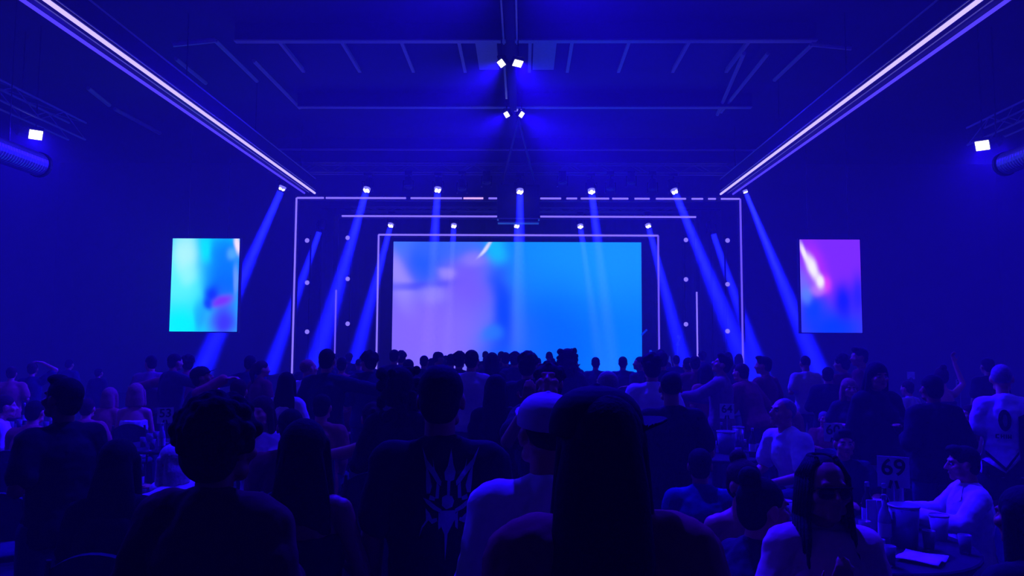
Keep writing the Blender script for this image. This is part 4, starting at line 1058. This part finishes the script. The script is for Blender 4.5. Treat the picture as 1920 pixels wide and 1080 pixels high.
for (x, y), r, lb in ((T69, .66, 'round dark table with tall ice bucket beside the man in white open shirt'), (T60, .55, 'round dark table in front of the fair haired woman in charcoal'), (T64, .6, 'round dark table with two buckets near the broad man in black'), (TFAR, .75, 'round dark table with a dim number card beyond the two buckets'),
                      (T53, .65, 'round dark table behind the bushy haired person'), (TW, .8, 'round dark table crowded with glasses beyond the man in profile'), (TNEAR, .6, 'round dark table under the outstretched white sleeve')):
    round_table(x, y, r, lb)
pE, pF = at(1708, 704, 16.5), at(1800, 719, 13.5)
round_table(pE.x, 16.4, .75, 'far round table with a tiny number card close to the wall')
round_table(pF.x, 13.4, .75, 'far round table with a tiny number card beyond the raised arm')

RAD = {T69: .66, T60: .55, T64: .6, TFAR: .75, T53: .65, TW: .8, TNEAR: .6}
def on_table(p, m=.08):                                  # whatever stands on a table stands inside its rim
    t = min(RAD, key=lambda c: (Vector(c) - Vector((p.x, p.y))).length); d = Vector((p.x, p.y)) - Vector(t)
    if d.length > RAD[t] - m: d *= (RAD[t] - m) / d.length
    return Vector((t[0] + d.x, t[1] + d.y, p.z))
def sign(px, py, d, w, txt, tb, label):
    p = at(px, py, d)                                    # centre of the card
    root = empty('table_number', (p.x, d, ZT)); tag(root, label, 'table number', 'table number cards')
    zc = p.z - ZT; h = w * 1.05
    a = math.atan2(p.x, d) * .9
    rz = rotz(-a)
    MB().box((0, 0, zc), (w, .004, h), rz).build('card', M_CARD, root)
    if txt:
        cu = bpy.data.curves.new('numerals', 'FONT'); cu.body = txt; cu.size = w * .78; cu.align_x = 'CENTER'; cu.align_y = 'CENTER'; cu.extrude = .0006; cu.offset = w * .012
        o = bpy.data.objects.new('numerals', cu); COL.objects.link(o); cu.materials.append(M_INK)
        bpy.context.view_layer.update(); dgx = bpy.context.evaluated_depsgraph_get(); nm_ = bpy.data.meshes.new_from_object(o.evaluated_get(dgx)); bpy.data.objects.remove(o); bpy.data.curves.remove(cu)
        nm_.name = 'numerals'; nm_.materials.clear(); o = link('numerals', nm_, M_INK, root)
        o.rotation_euler = (math.pi / 2, 0, -a); o.location = Vector((0, 0, zc + h * .13)) + rz @ Vector((0, -.0045, 0))
    c = MB()                                             # two-pronged clip over the lower edge
    for s in (-1, 1): c.box(rz @ Vector((s * w * .10, -.006, 0)) + Vector((0, 0, zc - h * .40)), (w * .09, .006, h * .26), rz @ Matrix.Rotation(-s * .25, 3, 'Y'))
    c.build('clip', M_INK, root)
    MB().tube((0, 0, 0), (0, 0, zc - h * .45), .006, n=8).build('rod', M_METAL, root)
    MB().lathe([(.05, 0), (.05, .008), (.01, .014)], n=20).build('base', M_METAL, root)
sign(1675, 885, 4.98, .189, '69', T69, 'largest white table card, number 69, behind the tall ice bucket')
sign(1562, 811, 7.6, .173, '60', T60, 'white table card, number 60, partly hidden by a seated man')
sign(1363, 771, 8.55, .158, '64', T64, 'white table card, number 64, above the two buckets')
sign(1318, 748, 13.1, .185, '40', TFAR, 'dim table card farther off than the two buckets')
sign(310, 779, 8.8, .175, '53', T53, 'white table card, number 53, next to bushy dark hair')
sign(1708, 704, 16.4, .15, None, None, 'tiny pale table card close to the far wall')
sign(1800, 719, 13.4, .13, '31', None, 'tiny pale table card beyond the raised arm')

def chair(x, y, rz, s=1.0, occ=True, label=None, group=None):
    root = empty('banquet_chair', (x, y, 0), rz); root.scale = (s, s, s); tag(root, label, 'chair', group)
    if not CH:
        CH['seat'] = MB().lathe([(.19, .40), (.215, .41), (.22, .43), (.20, .455), (.10, .46)], n=20).mesh('seat', True)
        b = MB(); n = 10; vs = []; fs = []
        for i in range(n + 1):
            t = -1 + 2 * i / n; x_ = t * .20; y_ = -.235 + .05 * t * t
            for (dy, z) in ((-.02, .56), (.02, .56), (.02, .90 - .09 * t * t), (-.02, .90 - .09 * t * t)): vs.append((x_, y_ + dy - (z - .56) * .12, z))
        for i in range(n):
            for k in range(4): fs.append((i * 4 + k, i * 4 + (k + 1) % 4, i * 4 + 4 + (k + 1) % 4, i * 4 + 4 + k))
        fs += [(3, 2, 1, 0), (n * 4, n * 4 + 1, n * 4 + 2, n * 4 + 3)]
        CH['backrest'] = b.add(vs, fs).mesh('backrest', False)
        CH['legs'] = [MB().tube((sx * .17, sy * .17, .41), (sx * .20, sy * (.20 if sy > 0 else .23), 0), .013, .011, 8).mesh('leg') for sx in (-1, 1) for sy in (-1, 1)]
        CH['posts'] = [MB().path([(q_ * .19, -.17, .41), (q_ * .20, -.23, .62), (q_ * .17, -.27, .88)], .012).mesh('back_post') for q_ in (-1, 1)]
    link('seat', CH['seat'], M_CHAIRP, root); link('backrest', CH['backrest'], M_CHAIRP, root); [link('back_post', m_, M_CHAIRF, root) for m_ in CH['posts']]
    for m in CH['legs']: link('leg', m, M_CHAIRF, root)
CH = {}
for x, y, rz, s, p in SEATED:
    chair(x, y, rz, s, True, 'dark chair under the ' + ' '.join(p['label'].replace(',', '').split()[:11]), 'occupied banquet chairs')
q = at_z(75, 858, .9)
chair(q.x, q.y, R(-20), 1, False, 'empty dark padded chair next to the man in profile')
q = at_z(40, 905, .9)
chair(q.x, q.y - .1, R(15), 1, False, 'empty dark padded chair at the edge of the hall nearest the man in profile')

# ---- glassware
PROTO = {}
def tumbler():
    return MB().lathe([(.028, 0), (.036, .11), (.033, .11), (.026, .008)], n=16).mesh('glass', True)
def stem():
    return MB().lathe([(.033, 0), (.033, .004), (.005, .01), (.005, .08), (.03, .11), (.038, .15), (.032, .19), (.030, .19), (.034, .15), (.004, .10)], n=16, closed=False).mesh('glass', True)
PROTO['tumbler'] = tumbler(); PROTO['stem'] = stem()
def glass(px, py, where, kind='tumbler', z=ZT, p=None):
    p = on_table(at_z(px, py, z) if p is None else Vector(p))
    o = link('drinking_glass' if kind == 'tumbler' else 'wine_glass', PROTO[kind], M_GLASS, None, (p.x, p.y, z - .001))
    tag(o, ('small clear tumbler standing on ' if kind == 'tumbler' else 'clear stemmed glass standing on ') + where, 'glass', 'glasses on ' + where)
def bottle(px, py, where, m=None, s=1.0, p=None, clear=False):
    p = on_table(at_z(px, py, ZT) if p is None else Vector(p))
    root = empty('bottle', (p.x, p.y, ZT - .001)); root.scale = (s, s, s)
    tag(root, ('clear bottle standing on ' if clear else 'dark bottle standing on ') + where, 'bottle', 'bottles on ' + where)
    if 'bottle' not in PROTO:
        PROTO['bottle'] = MB().lathe([(.034, 0), (.037, .01), (.037, .17), (.030, .20), (.014, .235), (.013, .29)], n=18).mesh('glass_body', True)
        PROTO['cap'] = MB().lathe([(.015, .275), (.015, .30), (.012, .305)], n=14).mesh('stopper')
        PROTO['label'] = MB().lathe([(.0376, .06), (.0376, .14)], n=18, closed=False).mesh('paper_label', True)
    link('glass_body', PROTO['bottle'], M_CLEARB if clear else M_BOTTLE, root); link('stopper', PROTO['cap'], M_METAL, root); link('paper_label', PROTO['label'], M_CUP, root)
def bucket(px, py, label, r=.10, h=.22, m=None):
    p = on_table(at_z(px, py, ZT), .13); root = empty('ice_bucket', (p.x, p.y, ZT - .001)); tag(root, label, 'bucket')
    MB().lathe([(r * .8, 0), (r, h), (r * .95, h), (r * .76, .012)], n=24).build('pail', m or M_PLASTIC, root, True)
    MB().lathe([(r * 1.0, h - .012), (r * 1.05, h - .006), (r * 1.05, h + .004), (r * .98, h + .004)], n=24).build('rim', M_METAL, root, True)
    rr = random.Random(px); k = MB()
    for i in range(14): k.box((rr.uniform(-.6, .6) * r, rr.uniform(-.6, .6) * r, h - .02), (.03, .03, .03), Euler((rr.random(), rr.random(), rr.random())).to_matrix())
    o = k.build('ice', M_GLASS, root); o['kind'] = 'stuff'
def cup(px, py, label, z=ZT, s=1.0, group=None):
    p = on_table(at_z(px, py, z)); root = empty('paper_cup', (p.x, p.y, z - .001)); root.scale = (s, s, s); tag(root, label, 'cup', group)
    MB().lathe([(.030, 0), (.042, .11), (.039, .11), (.027, .006)], n=18).build('wall', M_CUP, root, True)
    MB().lathe([(.042, .106), (.044, .110), (.042, .114)], n=18, closed=False).build('rim', M_CUP, root, True)
def box_thing(name, px, py, size, m, label, cat, z=ZT, rz=0.0):
    p = at_z(px, py, z)
    b = MB().box((0, 0, size[2] / 2), size); o = b.build(name, m, None, False, (p.x, p.y, z - .001)); o.rotation_euler = (0, 0, rz); tag(o, label, cat); return o
w = 'the table with the tall bucket'
bucket(1697, 1024, 'tall frosted ice bucket beside the man in white open shirt', .085, .24)
for (px, py) in ((1622, 1010), (1640, 985), (1724, 990), (1742, 1030), (1648, 1048), (1668, 1062)): glass(px, py, w)
glass(0, 0, w, p=(T69[0] + .50, T69[1] - .27, ZT))
for dx, dy in ((.10, .48), (-.02, .36)): glass(0, 0, w, 'stem', p=(T69[0] + dx, T69[1] + dy, ZT))
bottle(1660, 1024, w, clear=True); bottle(1660, 996, w); bottle(1628, 992, w)
cup(1762, 1012, 'white paper cup filled with ice beside the tall ice bucket', s=1.35)
cup(1470, 975, 'pale paper cup beside the woman seated in profile', s=1.2)
mb_ = empty('menu_holder', at_z(1641, 1004, ZT)); tag(mb_, 'upright white menu card in a stand beside the tall ice bucket', 'menu')
MB().box((0, 0, .11), (.10, .006, .22)).build('card', M_CARD, mb_); MB().box((.035, .01, .11), (.05, .05, .22)).build('sleeve', M_CUP, mb_); MB().box((0, 0, .008), (.11, .06, .016)).build('foot', M_METAL, mb_)
nap = MB(); n = 8; vs = []; fs = []
for i in range(n + 1):
    for k in range(n + 1):
        u, v = i / n - .5, k / n - .5
        vs.append((u * .22, v * .22, .006 + .012 * math.sin(u * 7) * math.sin(v * 5 + 1) + .02 * max(0, abs(u) - .3)))
for i in range(n):
    for k in range(n):
        a = i * (n + 1) + k; fs.append((a, a + n + 1, a + n + 2, a + 1))
o = nap.add(vs, fs).build('napkin', M_CARD, None, True, at_z(1728, 1047, ZT + .012)); o.rotation_euler = (0, 0, R(48)); tag(o, 'bright white folded napkin lying in front of the tall ice bucket', 'napkin')
sm_ = o.modifiers.new('thick', 'SOLIDIFY'); sm_.thickness = .006
w = 'the table with two buckets'
bucket(1362, 850, 'wide frosted ice bucket on the table near the broad man in black', .10, .24); bucket(1385, 846, 'narrow shiny wine cooler next to the ice bucket', .065, .27, M_METAL)
for (px, py) in ((1322, 850), (1336, 848)): cup(px, py, 'pale striped cup beside the wide ice bucket', s=1.1, group='striped cups on the number 64 table')
for dx, dy in ((-.38, .05), (-.28, .32), (.38, .28), (0, .45), (.42, -.1), (.12, -.42)): glass(0, 0, w, p=(T64[0] + dx, T64[1] + dy, ZT))
bottle(0, 0, w, p=(T64[0] + .12, T64[1] + .24, ZT)); bottle(0, 0, w, p=(T64[0] + .30, T64[1] - .32, ZT))
w = 'the table before the fair haired woman'
for (px, py) in ((1600, 868), (1620, 862), (1590, 890), (1640, 858), (1585, 856)): glass(px, py, w)
bottle(1610, 858, w); bottle(1630, 868, w, clear=True)
w = 'the table behind the bushy haired person'
for (px, py) in ((268, 838), (285, 842), (300, 838), (292, 826), (336, 824), (345, 840)): glass(px, py, w)
for (px, py) in ((276, 846), (326, 850)): glass(px, py, w, 'stem')
bottle(296, 848, w, clear=True)
w = 'the table beyond the man in profile'
for (px, py) in ((20, 806), (36, 802), (52, 808), (68, 800), (86, 806), (104, 800), (196, 812) if False else (60, 812), (118, 808)): glass(px, py, w)
bottle(44, 796, w); bottle(96, 796, w, clear=True)
w = 'the table under the white sleeve'
for dx, dy in ((-.2, .3), (.1, .35), (.3, .1), (-.35, -.1), (.0, .0)): glass(0, 0, w, p=(TNEAR[0] + dx, TNEAR[1] + dy, 0))
bottle(0, 0, w, p=(TNEAR[0] + .2, TNEAR[1] + .2, 0), clear=True); bottle(0, 0, w, p=(TNEAR[0] - .1, TNEAR[1] + .15, 0))

# ================================================================== details on single guests
from mathutils.bvhtree import BVHTree
def decal(target, polys, direction, name, m, lift=.006):
    """flat print laid onto cloth: outlines (x, z) in the wearer's frame, pressed onto the surface along +-y"""
    me = target.data; bv = BVHTree.FromPolygons([v.co for v in me.vertices], [tuple(p.vertices) for p in me.polygons])
    bm = bmesh.new()
    for pl in polys:
        try: f = bm.faces.new([bm.verts.new((x, 0, z)) for x, z in pl])
        except ValueError: pass
    bmesh.ops.triangulate(bm, faces=bm.faces[:])
    for _ in range(3):
        ed = [e for e in bm.edges if e.calc_length() > .014]
        if not ed: break
        bmesh.ops.subdivide_edges(bm, edges=ed, cuts=1); bmesh.ops.triangulate(bm, faces=bm.faces[:])
    dead = []
    for v in bm.verts:
        hit, nrm, idx, dist = bv.ray_cast(Vector((v.co.x, -direction * 1.0, v.co.z)), Vector((0, direction, 0)))
        if hit is None: dead.append(v)
        else: v.co = hit - Vector((0, direction * lift, 0))
    bmesh.ops.delete(bm, geom=dead, context='VERTS')
    out = bpy.data.meshes.new(name); bm.to_mesh(out); bm.free()
    return link(name, out, m, target)
# thorny emblem on the black t-shirt (outline read from the photograph, half of it mirrored)
half = [[(68,90),(120,190),(200,280),(255,360),(250,400),(215,370),(170,310),(110,240)], [(115,230),(155,320),(175,400),(160,460),(130,460),(122,360)], [(215,370),(240,400),(235,500),(205,500),(215,430)],
        [(100,490),(160,520),(210,560),(260,590),(255,620),(190,590),(130,540)], [(125,580),(160,620),(180,670),(220,660),(225,690),(180,710),(150,680),(105,740),(68,830),(90,740),(130,680)], [(235,610),(265,650),(255,740),(235,760),(232,690)],
        [(160,470),(205,490),(200,520),(150,510)], [(170,180),(185,250),(200,285),(178,260)]]
mid = [[(322,105),(345,230),(370,290),(360,350),(325,365),(285,350),(275,290),(300,240)], [(303,360),(330,360),(328,480),(305,480)], [(262,490),(300,470),(345,480),(365,520),(350,570),(300,590),(262,560)],
       [(250,600),(380,600),(370,680),(330,760),(310,800),(292,1025),(283,800),(260,740),(240,660)]]
polys = mid + half + [[(630 - x, y) for x, y in reversed(h)] for h in half]
sc_ = 2.9 / FPX / 4.907 / P_PRINT['s']
bx_ = (at(844, 900, 2.78).x - P_PRINT['obj'].location.x) / P_PRINT['s']; bz_ = at(844, 835, 2.78).z / P_PRINT['s']
decal(P_PRINT['topo'], [[(bx_ + (x - 315) * sc_, bz_ - (y - 75) * sc_) for x, y in pl] for pl in polys], 1, 'emblem', mat('pale_print', (.30, .30, .32), .8, .1))
# the jersey: dark oval, short wordmark strokes, chevron hem and a black side panel
o = P_JERSEY['topo']
ov = [(-.02 + .045 * math.cos(t), 1.30 + .085 * math.sin(t)) for t in [2 * math.pi * k / 20 for k in range(20)]]
decal(o, [ov], 1, 'number_oval', C['black'], .010)
iv = [(-.02 + .016 * math.cos(t), 1.30 + .05 * math.sin(t)) for t in [2 * math.pi * k / 16 for k in range(16)]]
decal(o, [iv], 1, 'oval_centre', mat('grey_print', (.2, .2, .2), .8, .1), .018)
word = []
for x0, strokes in ((-.085, [(0, 0, .008, .034), (.008, .026, .024, .034), (.008, 0, .024, .008)]), (-.052, [(0, 0, .008, .034), (.018, 0, .026, .034), (.008, .013, .018, .021)]), (-.018, [(0, 0, .008, .034)]), (-.004, [(0, 0, .008, .034), (.018, 0, .026, .034), (.006, .010, .020, .018)])):
    for a, b, c, d in strokes: word.append([(x0 + a, 1.155 + b), (x0 + c, 1.155 + b), (x0 + c, 1.155 + d), (x0 + a, 1.155 + d)])
decal(o, word, 1, 'wordmark', C['black'], .010)
decal(o, [[(-.15, 1.05), (-.03, .93), (.07, 1.06), (.07, 1.035), (-.03, .90), (-.15, 1.02)], [(.075, 1.33), (.20, 1.38), (.20, .86), (.075, .86)], [(-.2, .99), (-.03, .885), (.075, 1.0), (.075, .85), (-.2, .85)]], 1, 'black_panel', C['black'], .010)
# braids, sunglasses and cord of the woman facing away from the stage
hr = P_BRAID['hairo']; rb = random.Random(4)
for i in range(30):
    t = math.pi * (.12 + 1.76 * i / 29) - math.pi * .5 + math.pi        # all round the head except the brow
    t = math.radians(60 + 300 * i / 29) if False else math.radians(146 + 248 * i / 29)
    cx, cy = math.cos(t), math.sin(t)
    a = Vector((cx * .045, cy * .055 - .02, .112)); b = Vector((cx * .086, cy * .098 - .02, .04)); c = Vector((cx * .098, cy * .10 - .025, -.10)); L = rb.uniform(.30, .44)
    e = Vector((cx * .115 + rb.uniform(-.012, .012), cy * (.12 if cy < 0 else .13) - .01, -L))
    MB().cap(a, b, .012, .013, 7).cap(b, c, .013, .013, 7).cap(c, e, .013, .008, 7).build('braid', C['hair_black'], hr, True)
H = P_BRAID['j']['H']
sg = MB()
for s in (-1, 1): sg.path([H @ Vector((s * .068, .070, .006)), H @ Vector((s * .080, -.01, .008))], .003, 6)
sg.path([H @ Vector((-.066, .085, .016)), H @ Vector((-.02, .104, .018)), H @ Vector((.02, .104, .018)), H @ Vector((.066, .085, .016))], .004, 6)
sgo = sg.build('sunglasses', C['black'], P_BRAID['obj'])
for s in (-1, 1): MB().ell(H @ Vector((s * .036, .092, -.003)), (.030, .008, .022), 14, 8, H.to_3x3() @ rotz(-s * .35)).build('lens', mat('dark_lens', (.008, .008, .01), .15, .5, var=.1), sgo, True)
U = P_BRAID['j']['U']
MB().path([U @ Vector((-.10, .150, .36)), U @ Vector((-.05, .172, .31)), U @ Vector((0, .165, .29)), U @ Vector((.05, .172, .32)), U @ Vector((.10, .150, .36))], .006, 6).build('neck_cord', C['black'], P_BRAID['obj'])
# open collar of the white shirt
for pp in (P_SHIRT,):
    U = pp['j']['U']
    for s in (-1, 1):
        MB().add([U @ Vector((s * .03, .085, .49)), U @ Vector((s * .075, .055, .53)), U @ Vector((s * .115, .085, .44)), U @ Vector((s * .05, .125, .40))], [(0, 1, 2, 3), (3, 2, 1, 0)]).build('collar_flap', C['white'], pp['topo'])
# white blouse showing in the open black coat
